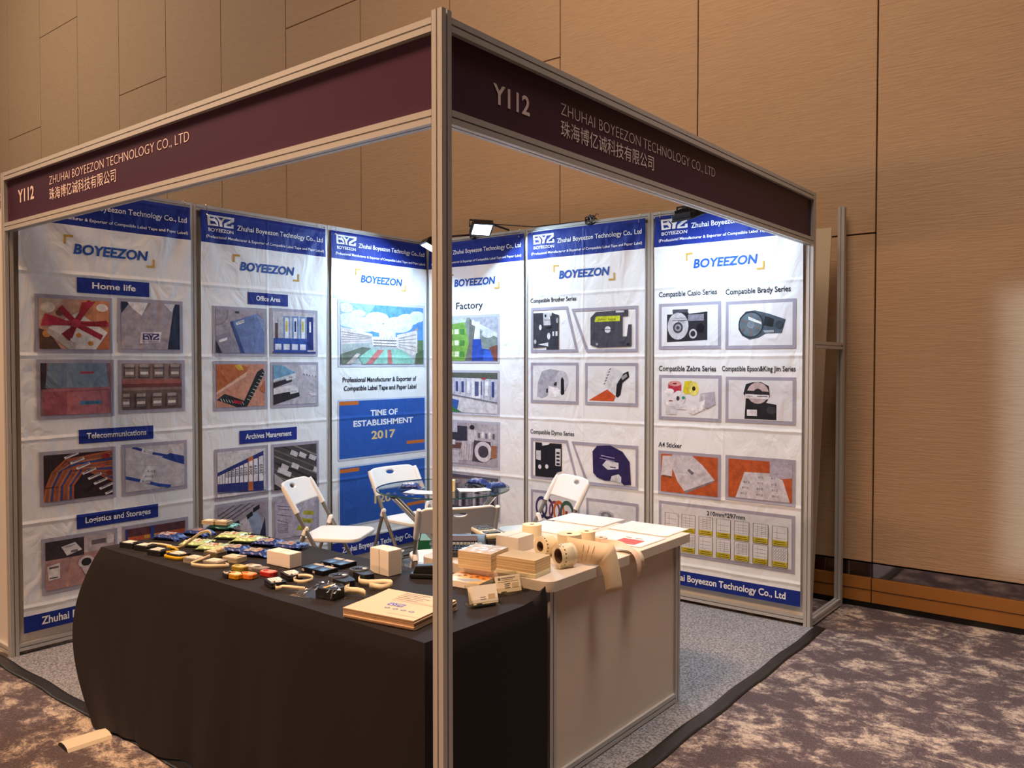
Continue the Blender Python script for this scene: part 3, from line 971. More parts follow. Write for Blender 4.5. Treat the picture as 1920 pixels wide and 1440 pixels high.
for i in range(9):
    LINEF.append(('r', .04 + (i % 3) * .11, .1 + (i // 3) * .26, .13 + (i % 3) * .11, .22 + (i // 3) * .26, ('C2DC88', 'D8E0C0', '4E8840')[i % 3]))
CABIN = [('r', 0, 0, 1, 1, '9AA2B4'), ('r', 0, .84, 1, 1, '5A6058'), ('p', [(0, .88), (1, .84), (1, .3), (0, .5)], 'C4C8D8'), ('p', [(0, .5), (1, .3), (1, 0), (.3, 0), (0, .2)], 'D4D6DE'), ('p', [(0, .22), (.3, 0), (0, 0)], '3E7A4A'), ('p', [(.05, .2), (.2, .06), (.24, .3), (.1, .34)], '3A62B0')]
for i in range(8):
    x = .02 + i * .12
    CABIN += [('l', [(x, .88), (x, .48 - i * .022)], .012, '8088A0'), ('r', x + .03, .55 - i * .02, x + .08, .78, '3C4A86' if i % 3 else 'E8ECF4')]
CABIN += [('r', .5, .36, .68, .86, 'E4E8F0'), ('r', .56, .42, .64, .78, '56608C'), ('r', .7, .84, .78, .88, 'B04048'), ('l', [(0, .46), (1, .27)], .03, '70788C')]
WORK = [('r', 0, 0, 1, 1, 'A8A2AE'), ('r', 0, .56, .4, .92, '3A3A48'), ('r', .05, .76, .2, 1, 'C8C8D8'), ('r', .62, .5, 1, 1, 'B8B4BE'), ('p', [(0, .5), (.35, .52), (.38, .38), (0, .36)], '6A4A44'), ('e', .5, .9, .05, .055, '2E2A30'), ('p', [(.42, .84), (.58, .84), (.62, .56), (.42, .54)], 'D0CCD2'), ('r', .02, .02, .24, .32, 'C4C4D2'), ('p', [(.24, .1), (.3, .56), (.5, .58), (.52, .12)], 'C8C4CC'), ('p', [(.5, .1), (.54, .6), (.86, .58), (.9, .2), (.7, .08)], '4A4450'), ('ring', .72, .34, .17, .24, .6, 'D4D0D6'), ('p', [(.86, .2), (.98, .22), (.98, .5), (.88, .5)], '9A6A50'), ('r', .04, .46, .16, .58, 'D8D8E0')]
for i in range(5):
    WORK += [('l', [(.28 + i * .05, .12), (.3 + i * .05, .5)], .012, '8A8690'), ('r', .62 + i * .07, .66, .66 + i * .07, .78 + .03 * (i % 2), ('6A6672', 'E0DEE4')[i % 2])]
SHELF = [('r', 0, 0, 1, 1, '5C5866'), ('r', 0, .8, 1, .92, '8A5A58'), ('r', 0, .0, 1, .2, '43404C'), ('r', .1, .6, .22, .8, 'C8C4CC')] + [('r', .02 + i * .07, .2 + .02 * (i % 3), .07 + i * .07, .78, ('34323E', '8A8694', '6A6674', 'B4B0BC')[i % 4]) for i in range(14)]
TZE = [('p', [(.06, .1), (.06, .88), (.3, .88), (.3, .8), (.44, .8), (.46, .88), (.52, .84), (.6, .82), (.6, .06), (.34, .06), (.34, .12)], '3A3A44'), ('p', [(.27, .88), (.41, .88), (.43, .6), (.28, .6)], 'C8C8CC'), ('r', .3, .78, .34, .84, '30303A'), ('t', '12mm', .29, .7, .05, '40404A'), ('e', .21, .56, .028, .06, 'E4E6EA'), ('e', .39, .36, .035, .075, 'D6D8DE'), ('r', .47, .36, .505, .46, 'E8EAF0'), ('r', .535, .36, .575, .46, 'E8EAF0'), ('p', [(.17, .18), (.38, .22), (.38, .13)], 'D8DCE4'), ('e', .1, .24, .025, .05, 'C0C4CC'), ('p', [(.3, .55), (.46, .58), (.42, .5)], '22222A'), ('e', .57, .7, .025, .06, 'A0A4B0')]
MK = [('p', [(.3, .16), (.3, .78), (.38, .9), (.76, .92), (.86, .92), (.86, .78), (.78, .78), (.78, .34), (.84, .34), (.86, .6), (.91, .6), (.91, .12), (.42, .1)], '4A4A56'), ('p', [(.36, .68), (.38, .8), (.74, .8), (.74, .68)], 'C8D42C'), ('t', 'label tape', .42, .71, .05, '404020', dict(x1=.68)), ('e', .56, .5, .045, .075, 'D8DCE4'), ('l', [(.47, .5), (.65, .5)], .012, '2A2A34'), ('r', .68, .87, .8, .91, 'D8DCE4'), ('e', .4, .18, .02, .03, '9A9AA8'), ('e', .86, .17, .02, .03, '24242E')]
ROLLW = [('p', [(.1, .1), (.12, .5), (.22, .84), (.42, .9), (.7, .84), (.8, .62), (.78, .3), (.66, .2), (.6, .36), (.38, .42), (.36, .14), (.22, .06)], 'A9A9B6'), ('e', .68, .56, .15, .3, 'C6C6D0'), ('p', [(.38, .42), (.36, .1), (.62, .1), (.64, .3), (.6, .36)], 'F0F1F4'), ('p', [(.66, .2), (.66, .6), (.69, .68), (.73, .6), (.74, .2), (.68, .16)], '15151C'), ('p', [(.49, .44), (.56, .42), (.57, .54), (.52, .52)], '2A2A34'), ('r', .32, .22, .36, .34, '2A2A34')]
ROLLR = [('p', [(.02, .04), (.42, .36), (.6, .18), (.56, .04)], 'C8552C'), ('p', [(.36, .52), (.4, .84), (.5, .96), (.7, .86), (.84, .72), (.62, .2), (.46, .32)], 'D8DAE0'), ('p', [(.6, .18), (.62, .5), (.76, .8), (.86, .86), (.88, .7), (.74, .54), (.7, .22), (.64, .14)], '22222A'), ('p', [(.7, .7), (.82, .8), (.84, .72), (.74, .62)], '9A9AA6')] + [('l', [(.35 + .04 * i * .6, .5 + .08 * i), (.38 + .04 * i * .6, .53 + .08 * i)], .02, '2A2A34') for i in range(6)]
D1 = [('p', [(.1, .06), (.1, .9), (.24, .9), (.25, .82), (.38, .86), (.42, .9), (.66, .9), (.66, .24), (.56, .2), (.52, .06)], '1E1E26'), ('p', [(.12, .48), (.12, .7), (.22, .7), (.22, .46)], 'C4C4CC'), ('r', .53, .36, .64, .78, 'D8D8DE')] + [('r', .55, .38 + i * .09, .62, .43 + i * .09, '2A2A34') for i in range(4)] + [('e', .2, .3, .035, .055, 'D8D8DE'), ('e', .35, .32, .035, .055, 'D8D8DE')]
LT = [('p', [(.34, .3), (.33, .8), (.4, .94), (.6, .97), (.78, .84), (.88, .62), (.9, .1), (.8, .08), (.76, .14), (.66, .16), (.52, .14), (.4, .2)], '2E2458'), ('p', [(.48, .5), (.54, .62), (.72, .58), (.72, .44), (.56, .4)], 'D4D4DE'), ('l', [(.46, .72), (.66, .68)], .02, 'B0A8D0'), ('l', [(.44, .66), (.66, .61)], .014, 'B0A8D0'), ('l', [(.6, .47), (.68, .46)], .03, '50507A'), ('p', [(.6, .16), (.62, .26), (.72, .32), (.76, .26), (.76, .12)], 'D4D6DE')]
RINGS = [('ring', .2, .62, .14, .3, .7, '3A3E6C'), ('ring', .34, .6, .14, .3, .72, '2A2C50'), ('ring', .5, .56, .13, .28, .72, '7A4468'), ('ring', .6, .56, .13, .3, .7, 'C8622C'), ('ring', .78, .54, .16, .34, .68, '3E5A50'), ('r', .74, .38, .8, .6, 'A04834'), ('r', .06, .0, .8, .14, '20202C'), ('r', .1, .04, .3, .1, 'A04060'), ('r', .36, .04, .56, .1, '8A8AA8')]
RIBBON = [('p', [(.22, .3), (.22, .6), (.5, .7), (.56, .3)], '8E9298'), ('e', .38, .66, .17, .14, 'B4B8BE'), ('ring', .38, .66, .12, .10, .4, '7A7E86'), ('p', [(.5, .3), (.6, .48), (.74, .44), (.9, .1), (.56, .14)], 'B8BCC4')]
XR = [('p', [(.1, .12), (.1, .8), (.2, .8), (.22, .86), (.46, .86), (.5, .8), (.82, .84), (.82, .14), (.1, .1)], '2C2C34'), ('r', .2, .84, .48, .92, '50505C'), ('r', .48, .62, .76, .78, '8E8C9A'), ('e', .3, .5, .19, .34, 'C6C4CC'), ('e', .3, .46, .09, .14, '44444E'), ('ring', .3, .46, .06, .09, .5, '9A9AA4'), ('ring', .57, .3, .07, .12, .62, 'C4C4CC'), ('e', .7, .44, .07, .11, '15151C'), ('t', '12mm WHITE', .24, .68, .035, '40404A', dict(x1=.46)), ('t', 'BLACK', .3, .6, .035, '40404A', dict(x1=.42)), ('l', [(.2, .645), (.48, .645)], .01, '40404A')]
BMP = [('p', [(.16, .4), (.18, .66), (.28, .82), (.42, .84), (.62, .76), (.9, .6), (.84, .28), (.6, .28), (.48, .18), (.34, .14), (.22, .24)], '4A5866'), ('e', .36, .5, .19, .3, '62727E'), ('ring', .36, .5, .2, .32, .9, '2A343E'), ('e', .36, .5, .06, .09, '7A8A98')] + [('l', [(.36 + .07 * math.cos(a), .5 + .1 * math.sin(a)), (.36 + .18 * math.cos(a), .5 + .28 * math.sin(a))], .02, '8A6A5C') for a in (0.4, 1.5, 2.6, 3.7, 4.8, 5.8)] + [('p', [(.32, .7), (.52, .56), (.53, .5), (.32, .62)], 'E0E6EA'), ('p', [(.58, .7), (.72, .62), (.7, .44), (.56, .48)], '22282E'), ('p', [(.55, .36), (.72, .36), (.72, .3), (.58, .3)], '9AA8B4'), ('e', .8, .48, .06, .1, '35404A')]
ZEB = [('r', .12, .62, .36, .86, 'B8384A'), ('e', .24, .86, .12, .07, 'E0A0A0'), ('e', .24, .86, .04, .02, '6A2028'), ('p', [(.38, .6), (.42, .92), (.54, .94), (.62, .6)], 'D8C828'), ('e', .58, .74, .09, .18, 'E8DC70'), ('e', .58, .74, .03, .06, '30301A'), ('r', .05, .3, .22, .64, 'D8D6DC'), ('e', .14, .66, .09, .07, 'ECEAEE'), ('e', .17, .4, .04, .03, '8A2A34'), ('e', .32, .5, .12, .18, 'E2E0E6'), ('e', .3, .48, .03, .06, '40404A'), ('e', .4, .5, .03, .04, '3A9A80'), ('r', .08, .06, .28, .34, 'D0CED4'), ('e', .18, .34, .1, .06, 'ECEAEE'), ('r', .26, .2, .44, .34, 'DAD8DE'), ('p', [(.66, .3), (.7, .62), (.94, .68), (.96, .36), (.82, .24)], 'B4B0BE'), ('p', [(.66, .3), (.7, .62), (.78, .6), (.78, .2)], 'C8C4D0'), ('p', [(.48, .14), (.64, .38), (.78, .46), (.74, .2), (.58, .08)], 'E8E8EC')]
LK = [('p', [(.26, .02), (.28, .56), (.24, .66), (.28, .9), (.38, .95), (.52, .96), (.64, .86), (.66, .6), (.6, .44), (.76, .4), (.76, .02)], '24242C'), ('e', .47, .68, .17, .27, 'C4B0B4'), ('e', .47, .68, .07, .11, '302A30'), ('p', [(.26, .66), (.64, .64), (.65, .72), (.27, .74)], '2A2A34'), ('p', [(.26, .54), (.64, .53), (.65, .63), (.27, .65)], 'E4E2E8'), ('t', '12mm', .29, .57, .05, '20202A'), ('l', [(.46, .6), (.62, .6)], .02, '50505C'), ('r', .3, .1, .46, .26, 'E0DEE4'), ('e', .68, .26, .07, .1, '3A3A44')]
A4A = [('r', 0, 0, 1, 1, 'B8592E'), ('p', [(0, .42), (.03, .95), (.22, .96), (.2, .4)], 'D0CCD2'), ('p', [(.02, .44), (.2, .42), (.2, .36), (.02, .4)], '7A4A3A'), ('p', [(.14, .9), (.22, 1), (.56, 1), (.74, .78), (.95, .42), (.42, .06), (.3, .3)], 'C9C5CE'), ('p', [(.42, .06), (.95, .42), (.93, .36), (.44, .0)], '8A7A80'), ('p', [(.48, .6), (.56, .5), (.6, .56), (.5, .66)], '6A6A74'), ('e', .42, .5, .08, .03, 'DDDAE0')]
A4B = [('r', 0, 0, 1, 1, 'B8592E'), ('p', [(.12, 0), (.26, .68), (.66, .7), (.86, .55), (.97, 0)], 'CDCAD2'), ('p', [(.66, 1), (1, 1), (1, .62), (.86, .58), (.66, .62)], 'B4AEC0')]
for i in range(4):
    for j in range(3):
        if i == 3 and j == 0:
            continue
        A4B.append(('t', 'BYZ', .2 + j * .25 + i * .025 * (1 - j * .6), .1 + i * .15, .05, '70707C', dict(x1=.31 + j * .25 + i * .02 * (1 - j))))
CHART = [('r', 0, 0, 1, 1, 'D9D8DC')]
for k in range(7):
    for r_ in range(2):
        x, y = .03 + k * .139, .44 - r_ * .42
        CHART += [('r', x, y, x + .112, y + .39, '585860'), ('r', x + .004, y + .006, x + .108, y + .384, 'DCDBE0'), ('r', x + .004, y + .006, x + .108, y + .11, 'C2B22E'), ('l', [(x + .02, y + .075), (x + .09, y + .075)], .014, '5A4A1A'), ('l', [(x + .015, y + .035), (x + .1, y + .035)], .014, '5A4A1A')]
        if k < 6 or r_ == 0:
            for c in range(1 + (k + r_) % 3):
                CHART.append(('l', [(x + .02 + c * .03 + .015, y + .13), (x + .02 + c * .03 + .015, y + .37)], .005, '70707A'))
            for c in range(2 + (k * 2 + r_ * 3) % 6):
                yy = y + .15 + c * .22 / (2 + (k * 2 + r_ * 3) % 6)
                CHART.append(('l', [(x + .014, yy), (x + .098, yy)], .006, '70707A'))
        else:
            CHART += [('ring', x + .02 + .018 * (c % 5), y + .16 + .06 * (c // 5), .009, .028, .8, '70707A') for c in range(20)]
CARD1 = [('r', 0, 0, 1, 1, '2C5CB4'), ('r', .0, .93, .21, .995, 'C8702C'), ('r', .77, .14, .995, .2, 'C8702C'), ('t', 'TIME OF', .34, .72, .10, 'EDEFF4', dict(x1=.66, bold=.03)), ('t', 'ESTABLISHMENT', .15, .545, .10, 'EDEFF4', dict(x1=.85, bold=.03)), ('t', '2017', .35, .30, .14, 'E0C890', dict(x1=.63, bold=.03))]
CARD2 = [('r', 0, 0, 1, 1, '2C5CB4'), ('r', .0, .915, .21, .98, 'C8702C'), ('r', .77, .14, .995, .2, 'C8702C'), ('t', 'Patent', .35, .58, .11, 'EDEFF4', dict(x1=.66, bold=.02)), ('t', '120+', .38, .30, .15, 'E0C890', dict(x1=.66, bold=.03))]

def aside(yl):
    """reading coordinate on the left wall from distance to the back corner"""
    return lambda v: yl - v

def mk(label, loc, rz):
    return thing('hanging_banner', label, 'banner', loc, rz, 'product banners on the booth walls')

OFF = 0.022
# first on the left wall
r1 = mk('vinyl banner at the left end of the left wall with Home life and Telecommunications captions', (OFF, -3.02, 0), PI / 2)
banner(r1)
f = aside(3.02)
plate(r1, 'Home life', f(2.732), f(2.327), 1.912, 1.995)
picture(r1, f(2.946), f(2.543), 1.585, 1.893, GIFT, 0.02, 'print of a white gift box tied with red ribbon')
picture(r1, f(2.513), f(2.122), 1.590, 1.898, SHIRT, 0.02, 'print of a grey shirt with a name label')
picture(r1, f(2.943), f(2.537), 1.232, 1.549, BOXES, 0.02, 'print of blue and pink storage boxes')
picture(r1, f(2.511), f(2.112), 1.242, 1.547, JARS, 0.02, 'print of labelled glass jars on shelves')
plate(r1, 'Telecommunications', f(2.733), f(2.312), 1.089, 1.166)
picture(r1, f(2.934), f(2.534), 0.773, 1.061, CABLES, 0.02, 'print of labelled orange and blue cables')
picture(r1, f(2.499), f(2.103), 0.773, 1.066, PATCH, 0.02, 'print of blue patch cables with white tags')
plate(r1, 'Logistics and Storages', f(2.75), f(2.288), 0.625, 0.703)
picture(r1, f(2.932), f(2.530), 0.300, 0.599, DESK, 0.02, 'print of a label printer and mug on a pink desk')
picture(r1, f(2.503), f(2.100), 0.300, 0.600, RACKS, 0.02, 'print of orange warehouse racking')
# second
r2 = mk('vinyl banner in the middle of the left wall with Office Area and Archives Management captions', (OFF, -2.0, 0), PI / 2)
banner(r2)
f = aside(2.0)
plate(r2, 'Office Area', f(1.673), f(1.365), 1.909, 1.987)
picture(r2, f(1.924), f(1.533), 1.573, 1.885, NOTEBOOK, 0.02, 'print of a blue notebook with a label')
picture(r2, f(1.509), f(1.120), 1.576, 1.893, BINDERS, 0.02, 'print of blue and white lever arch binders')
picture(r2, f(1.923), f(1.533), 1.230, 1.542, RULER, 0.02, 'print of a black square ruler on orange')
picture(r2, f(1.506), f(1.117), 1.231, 1.536, TRAYS, 0.02, 'print of labelled paper trays')
plate(r2, 'Archives Management', f(1.743), f(1.30), 1.011, 1.096)
picture(r2, f(1.921), f(1.532), 0.667, 0.991, YEARS, 0.02, 'print of year-labelled binders in a row')
picture(r2, f(1.505), f(1.117), 0.664, 0.990, HANG, 0.02, 'print of hanging files with white tabs')
picture(r2, f(1.921), f(1.532), 0.330, 0.645, TABS, 0.02, 'print of coloured index tabs')
picture(r2, f(1.500), f(1.118), 0.330, 0.640, LETTERP, 0.02, 'print of a letter with yellow markers')
# third
r3 = mk('vinyl banner beside the back corner with an aerial factory picture and two blue text cards', (OFF, -0.998, 0), PI / 2)
banner(r3, 0.24)
f = aside(0.998)
picture(r3, f(0.941), f(0.062), 1.502, 1.985, PLANT, 0.022, 'print of a factory campus under a blue sky', fcol='C8CEDC')
caption(r3, 'Professional Manufacturer & Exporter of', f(0.899), f(0.16), 1.392, 0.034, 0.02)
caption(r3, 'Compatible Label Tape and Paper Label', f(0.889), f(0.16), 1.330, 0.034, 0.02)
picture(r3, f(0.946), f(0.058), 0.828, 1.266, CARD1, 0.012, ink=P, label= 'blue card with the founding year 2017', fcol='C9D6EC')
picture(r3, f(0.944), f(0.060), 0.342, 0.785, CARD2, 0.012, ink=P, label= 'blue card partly hidden behind a chair', fcol='C9D6EC')
# fourth, right wall
r4 = mk('vinyl banner beside the back corner on the right wall headed Factory, with four workshop pictures', (0.052, -OFF, 0), 0)
banner(r4)
g = lambda x: x - 0.052
caption(r4, 'Factory', g(0.345), g(0.617), 1.945, 0.052, 0.012)
picture(r4, g(0.235), g(0.779), 1.528, 1.895, LINEF, 0.018, 'print of a green production line', fcol='B8BCCC')
picture(r4, g(0.235), g(0.779), 1.131, 1.474, CABIN, 0.018, 'print of a row of white machines', fcol='B8BCCC')
picture(r4, g(0.235), g(0.783), 0.730, 1.088, WORK, 0.018, 'print of a worker at a bench', fcol='B8BCCC')
picture(r4, g(0.235), g(0.786), 0.340, 0.684, SHELF, 0.018, 'print of dark shelving with rolls', fcol='B8BCCC')
# fifth
r5 = mk('vinyl banner in the middle of the right wall with slanted grey picture frames', (1.046, -OFF, 0), 0)
banner(r5)
g = lambda x: x - 1.046
caption(r5, 'Compatible Brother Series', g(1.068), g(1.465), 1.962, 0.030)
lft = [(0, 0), (1, 0), (.78, 1), (0, 1)]
rgt = [(.235, 0), (1, 0), (1, 1), (0, 1)]
picture(r5, g(1.072), g(1.483), 1.605, 1.925, TZE, 0.02, 'print of a grey tape cassette', quad=lft)
picture(r5, g(1.425), g(1.953), 1.603, 1.905, MK, 0.02, 'print of a cassette with a yellow label', quad=rgt)
picture(r5, g(1.072), g(1.484), 1.244, 1.532, ROLLW, 0.02, 'print of a grey label roll', bgc='E4E6EA')
picture(r5, g(1.541), g(1.954), 1.244, 1.530, ROLLR, 0.02, 'print of a label roll with an orange strip', bgc='E6E8EC')
caption(r5, 'Compatible Dymo Series', g(1.068), g(1.449), 1.022, 0.030)
picture(r5, g(1.072), g(1.486), 0.700, 0.990, D1, 0.02, 'print of a black cassette', quad=lft)
picture(r5, g(1.427), g(1.957), 0.695, 0.985, LT, 0.02, 'print of a dark purple tape cartridge', quad=rgt)
picture(r5, g(1.073), g(1.495), 0.315, 0.618, RINGS, 0.02, 'print of coloured filament rings', bgc='DADCE2')
picture(r5, g(1.552), g(1.961), 0.315, 0.604, RIBBON, 0.02, 'print of a grey ribbon roll', bgc='DADCE2')
# sixth
r6 = mk('vinyl banner at the right end of the right wall with a sheet-layout chart', (2.070, -OFF, 0), 0)
banner(r6, 0.212)
g = lambda x: x - 2.070
caption(r6, 'Compatible Casio Series', g(2.103), g(2.501), 1.952, 0.032)
caption(r6, 'Compatible Brady Series', g(2.557), g(2.955), 1.945, 0.032)
picture(r6, g(2.105), g(2.529), 1.617, 1.908, XR, 0.02, 'print of a cassette with a white disc', bgc='E8EAF0')
picture(r6, g(2.558), g(2.988), 1.614, 1.902, BMP, 0.02, 'print of a translucent grey cartridge', bgc='E8EAF0')
caption(r6, 'Compatible Zebra Series', g(2.106), g(2.498), 1.480, 0.032)
caption(r6, 'Compatible Epson&King Jim Series', g(2.536), g(2.987), 1.482, 0.030)
picture(r6, g(2.107), g(2.534), 1.168, 1.454, ZEB, 0.02, 'print of red, yellow and white label rolls', bgc='E6E7EC')
picture(r6, g(2.561), g(2.991), 1.171, 1.447, LK, 0.02, 'print of a black cassette with a pink disc', bgc='E2E2E8')
caption(r6, 'A4 Sticker', g(2.105), g(2.271), 0.992, 0.030)
picture(r6, g(2.105), g(2.534), 0.687, 0.968, A4A, 0.02, 'print of white sheets on orange')
picture(r6, g(2.563), g(2.993), 0.698, 0.970, A4B, 0.02, 'print of a sticker sheet on orange')
o = picture(r6, g(2.110), g(2.993), 0.309, 0.645, CHART, 0.02, ink=P, label= 'chart of label sheet layouts with yellow bars')
t = MB()
put_text(t, '210mm*297mm', vmap, g(2.444), 0.588, 0.026, P('303038'), 0.004, x1=g(2.692), bold=0.012)
t.build('caption_lettering', r6, fix=False)

# ================================================================== FLOODLIGHTS ON THE WALLS
LENS = emis('led_lens', (0.86, 0.94, 1.0), 14.0)
COOL = (0.54, 0.77, 1.0)

def floodlight(label, loc, aim, energy, cable=None, size=R(150)):
    """housing faces local -z; loc is the housing centre"""
    t = thing('floodlight', label, 'floodlight', loc, 0, 'LED floodlights on the booth walls')
    d = (Vector(aim) - Vector(loc)).normalized()
    rot = d.to_track_quat('-Z', 'Y').to_matrix()

    def tr(mb):
        mb.v = [tuple(rot @ Vector(v)) for v in mb.v]
        return mb
    m = MB()
    m.box((0, 0, 0.004), (0.15, 0.115, 0.030), BLK)
    m.box((0, 0, -0.016), (0.16, 0.125, 0.012), BLK)
    tr(m).build('housing', t, bevel=0.004)
    m = MB()
    for i in range(7):
        m.box((-0.054 + i * 0.018, 0, 0.028), (0.004, 0.085, 0.020), BLK)
    m.box((0, 0, 0.021), (0.115, 0.088, 0.006), BLK)
    tr(m).build('heat_sink', t)
    m = MB()
    m.box((0, 0, -0.0225), (0.13, 0.095, 0.002), LENS)
    tr(m).build('lens', t)
    # bracket: a yoke and an arm back to the wall rail
    m = MB()
    e = Vector(loc)
    wallp = Vector((max(0.0, loc[0]), 0.0, 2.50)) - e if abs(loc[1]) < abs(loc[0]) + 0.3 else Vector((0, loc[1], 2.50)) - e
    sx = rot @ Vector((0.084, 0, 0.0))
    up = Vector((0, 0, 0.05))
    m.tube([sx, sx * 1.02 + up, -sx * 1.02 + up, -sx], 0.006, BLK, 6)
    m.tube([up, wallp + Vector((0, 0, 0.012)), wallp], 0.008, BLK, 6)
    m.build('bracket', t, smooth=40)
    if cable:
        m = MB()
        m.tube([Vector(p) - e for p in cable], 0.004, BLK, 6)
        m.build('cable', t, smooth=60)
    l = bpy.data.lights.new('floodlight_beam', 'AREA')
    l.energy = energy
    l.color = COOL
    l.shape = 'RECTANGLE'
    l.size, l.size_y = 0.13, 0.095
    lo = bpy.data.objects.new('floodlight_beam', l)
    lo.location = d * 0.032
    lo.rotation_euler = d.to_track_quat('-Z', 'Y').to_euler()
    lo.parent = t
    COL.objects.link(lo)
    return t

floodlight('black LED floodlight near the right end of the right wall, hanging just under the fascia', (2.512, -0.45, 2.376), (2.60, -0.16, 1.6), 7)
floodlight('black LED floodlight with its lit lens showing, above the slanted-frame banner', (0.84, -0.31, 2.49), (1.45, -0.70, 1.5), 16, cable=[(0.84, -0.31, 2.52), (1.1, -0.03, 2.505), (1.35, -0.02, 2.503), (1.55, 0.0, 2.505)])
floodlight('black LED floodlight at the back corner half hidden by the corner post', (0.48, -0.45, 2.385), (0.22, -0.95, 1.3), 14)

def coil(label, loc):
    m = MB()
    pts = []
    for i in range(60):
        a = i * 0.52
        r = 0.022 + 0.012 * math.sin(i * 0.9)
        pts.append((0.05 * math.cos(a) * (0.6 + 0.4 * math.sin(i * 0.31)), 0.012 * math.sin(a * 0.7), 0.022 + r * math.sin(a)))
    m.tube(pts, 0.0042, BLK, 5)
    m.tube([(0.03, 0, 0.03), (0.05, 0.0, 0.06), (0.065, 0, 0.052)], 0.003, mat('red_wire', '7A2A1A', 0.5), 5)
    tag(m.build('cable_coil', loc=loc, smooth=60), label, 'cable', 'coiled cables on the wall rails')
coil('bundle of black cable on the top rail between the lit floodlight and the right end', (1.57, -0.022, 2.482))
coil('bundle of black cable on the top rail above the Factory banner', (0.52, -0.022, 2.482))

# ================================================================== FOLDING CHAIRS
FLOORZ = 0.008

def chair_proto():
    t = thing('folding_chair', 'x', 'chair', (0, 0, 0), 0, 'white folding chairs around the glass table')
    # seat
    m = MB()
    n = 9
    out = []
    for cx, cy, a0, rad in ((0.125, 0.13, 0, 0.075), (-0.125, 0.13, PI / 2, 0.075), (-0.155, -0.125, PI, 0.045), (0.155, -0.125, 1.5 * PI, 0.045)):
        out += [(cx + rad * math.cos(a0 + PI / 2 * i / (n - 1)), cy + rad * math.sin(a0 + PI / 2 * i / (n - 1)) + 0.02) for i in range(n)]
    m.prism(out, 0.425, 0.452, WPL)
    m.build('seat', t, bevel=0.008, seg=3, smooth=40)
    # backrest with hand hole and sleeves
    m = MB()
    nu, nv = 36, 18
    hx, hz, cz = 0.038, 0.0135, 0.735

    def raw(u, v):
        x = -0.215 + 0.43 * u
        ax = abs(x)
        r = 0.06
        top = 0.773 - (r - math.sqrt(max(0, r * r - max(0, ax - (0.215 - r)) ** 2)) if ax > 0.215 - r else 0)
        bot = 0.640 - 0.012 * (1 - (ax / 0.215) ** 2) - (0.02 if ax > 0.195 else 0)
        return x, bot + (top - bot) * v

    def hole(i, j):
        x, z = raw((i + 0.5) / nu, (j + 0.5) / nv)
        return (x / hx) ** 2 + ((z - cz) / hz) ** 2 < 1.0
    edge = set()
    for j in range(nv):
        for i in range(nu):
            if hole(i, j):
                for a, b in ((0, 0), (1, 0), (0, 1), (1, 1)):
                    edge.add((i + a, j + b))

    def fn(u, v):
        i, j = round(u * nu), round(v * nv)
        x, z = raw(u, v)
        if (i, j) in edge:
            k = math.sqrt((x / hx) ** 2 + ((z - cz) / hz) ** 2)
            if k > 0.5:
                x, z = x / k, cz + (z - cz) / k
        y = -0.262 + (0.773 - z) * 0.53 - 0.055 * (1 - (x / 0.215) ** 2) + 0.02
        return (x, y, z)
    m.grid(fn, nu, nv, WPL, skip=hole)
    b = m.build('backrest', t, smooth=60, solid=0.014)
    m = MB()
    for s in (-1, 1):
        m = MB()
        m.tube([(s * 0.208, -0.245 + 0.56 * (0.768 - z), z) for z in (0.763, 0.73, 0.68, 0.600)], [0.012, 0.017, 0.0175, 0.0175], WPL, 10)
        m.build('backrest_sleeve', t, smooth=50)
    def yl(z):
        return -0.245 + 0.56 * (0.768 - z)
    for s in (-1, 1):
        m = MB()
        m.tube([(s * 0.208, yl(0.63), 0.63), (s * 0.208, yl(0.45), 0.45), (s * 0.2, yl(0.03), 0.03)], 0.0125, STEEL, 10)
        lg = m.build('leg', t, smooth=50)
        m = MB()
        m.tube([(s * 0.2, yl(0.035), 0.035), (s * 0.2, yl(0.0), 0.0)], 0.016, WPL, 10)
        m.build('foot_cap', lg, smooth=50)
        m = MB()
        m.tube([(s * 0.205, -0.095, 0.505), (s * 0.205, -0.155, 0.34), (s * 0.205, -0.27, 0.03)], 0.0115, STEEL, 10)
        lg = m.build('leg', t, smooth=50)
        m = MB()
        m.tube([(s * 0.205, -0.262, 0.05), (s * 0.205, -0.28, 0.0)], 0.016, WPL, 10)
        m.build('foot_cap', lg, smooth=50)
        m = MB()
        m.tube([(s * 0.205, -0.108, 0.468), (s * 0.205, -0.092, 0.512), (s * 0.205, -0.090, 0.520)], [0.0165, 0.0165, 0.009], WPL, 10)
        m.build('hinge_bracket', t, smooth=50)
    for y, z in ((yl(0.2), 0.2), (-0.215, 0.18)):
        m = MB()
        m.tube([(-0.2, y, z), (0.2, y, z)], 0.008, STEEL, 8)
        m.build('crossbar', t, smooth=50)
    return t

proto = chair_proto()
spots = [((0.56, -1.42), 30, 'white folding chair seen from the side in front of the Archives Management pictures'),
         ((0.585, -0.72), -3, 'white folding chair against the blue text cards, under the glass table edge'),
         ((1.60, -1.46), 144, 'white folding chair turned away, its backrest just behind the corner post'),
         ((1.54, -0.56), -117, 'white folding chair in front of the slanted-frame banner, beyond the counter')]
for i, ((x, y), a, lab) in enumerate(spots):
    o = proto if i == 0 else copy_tree(proto)
    o.location = (x, y, FLOORZ + 0.006)
    o.rotation_euler = (0, 0, R(a - 90))
    o['label'] = lab

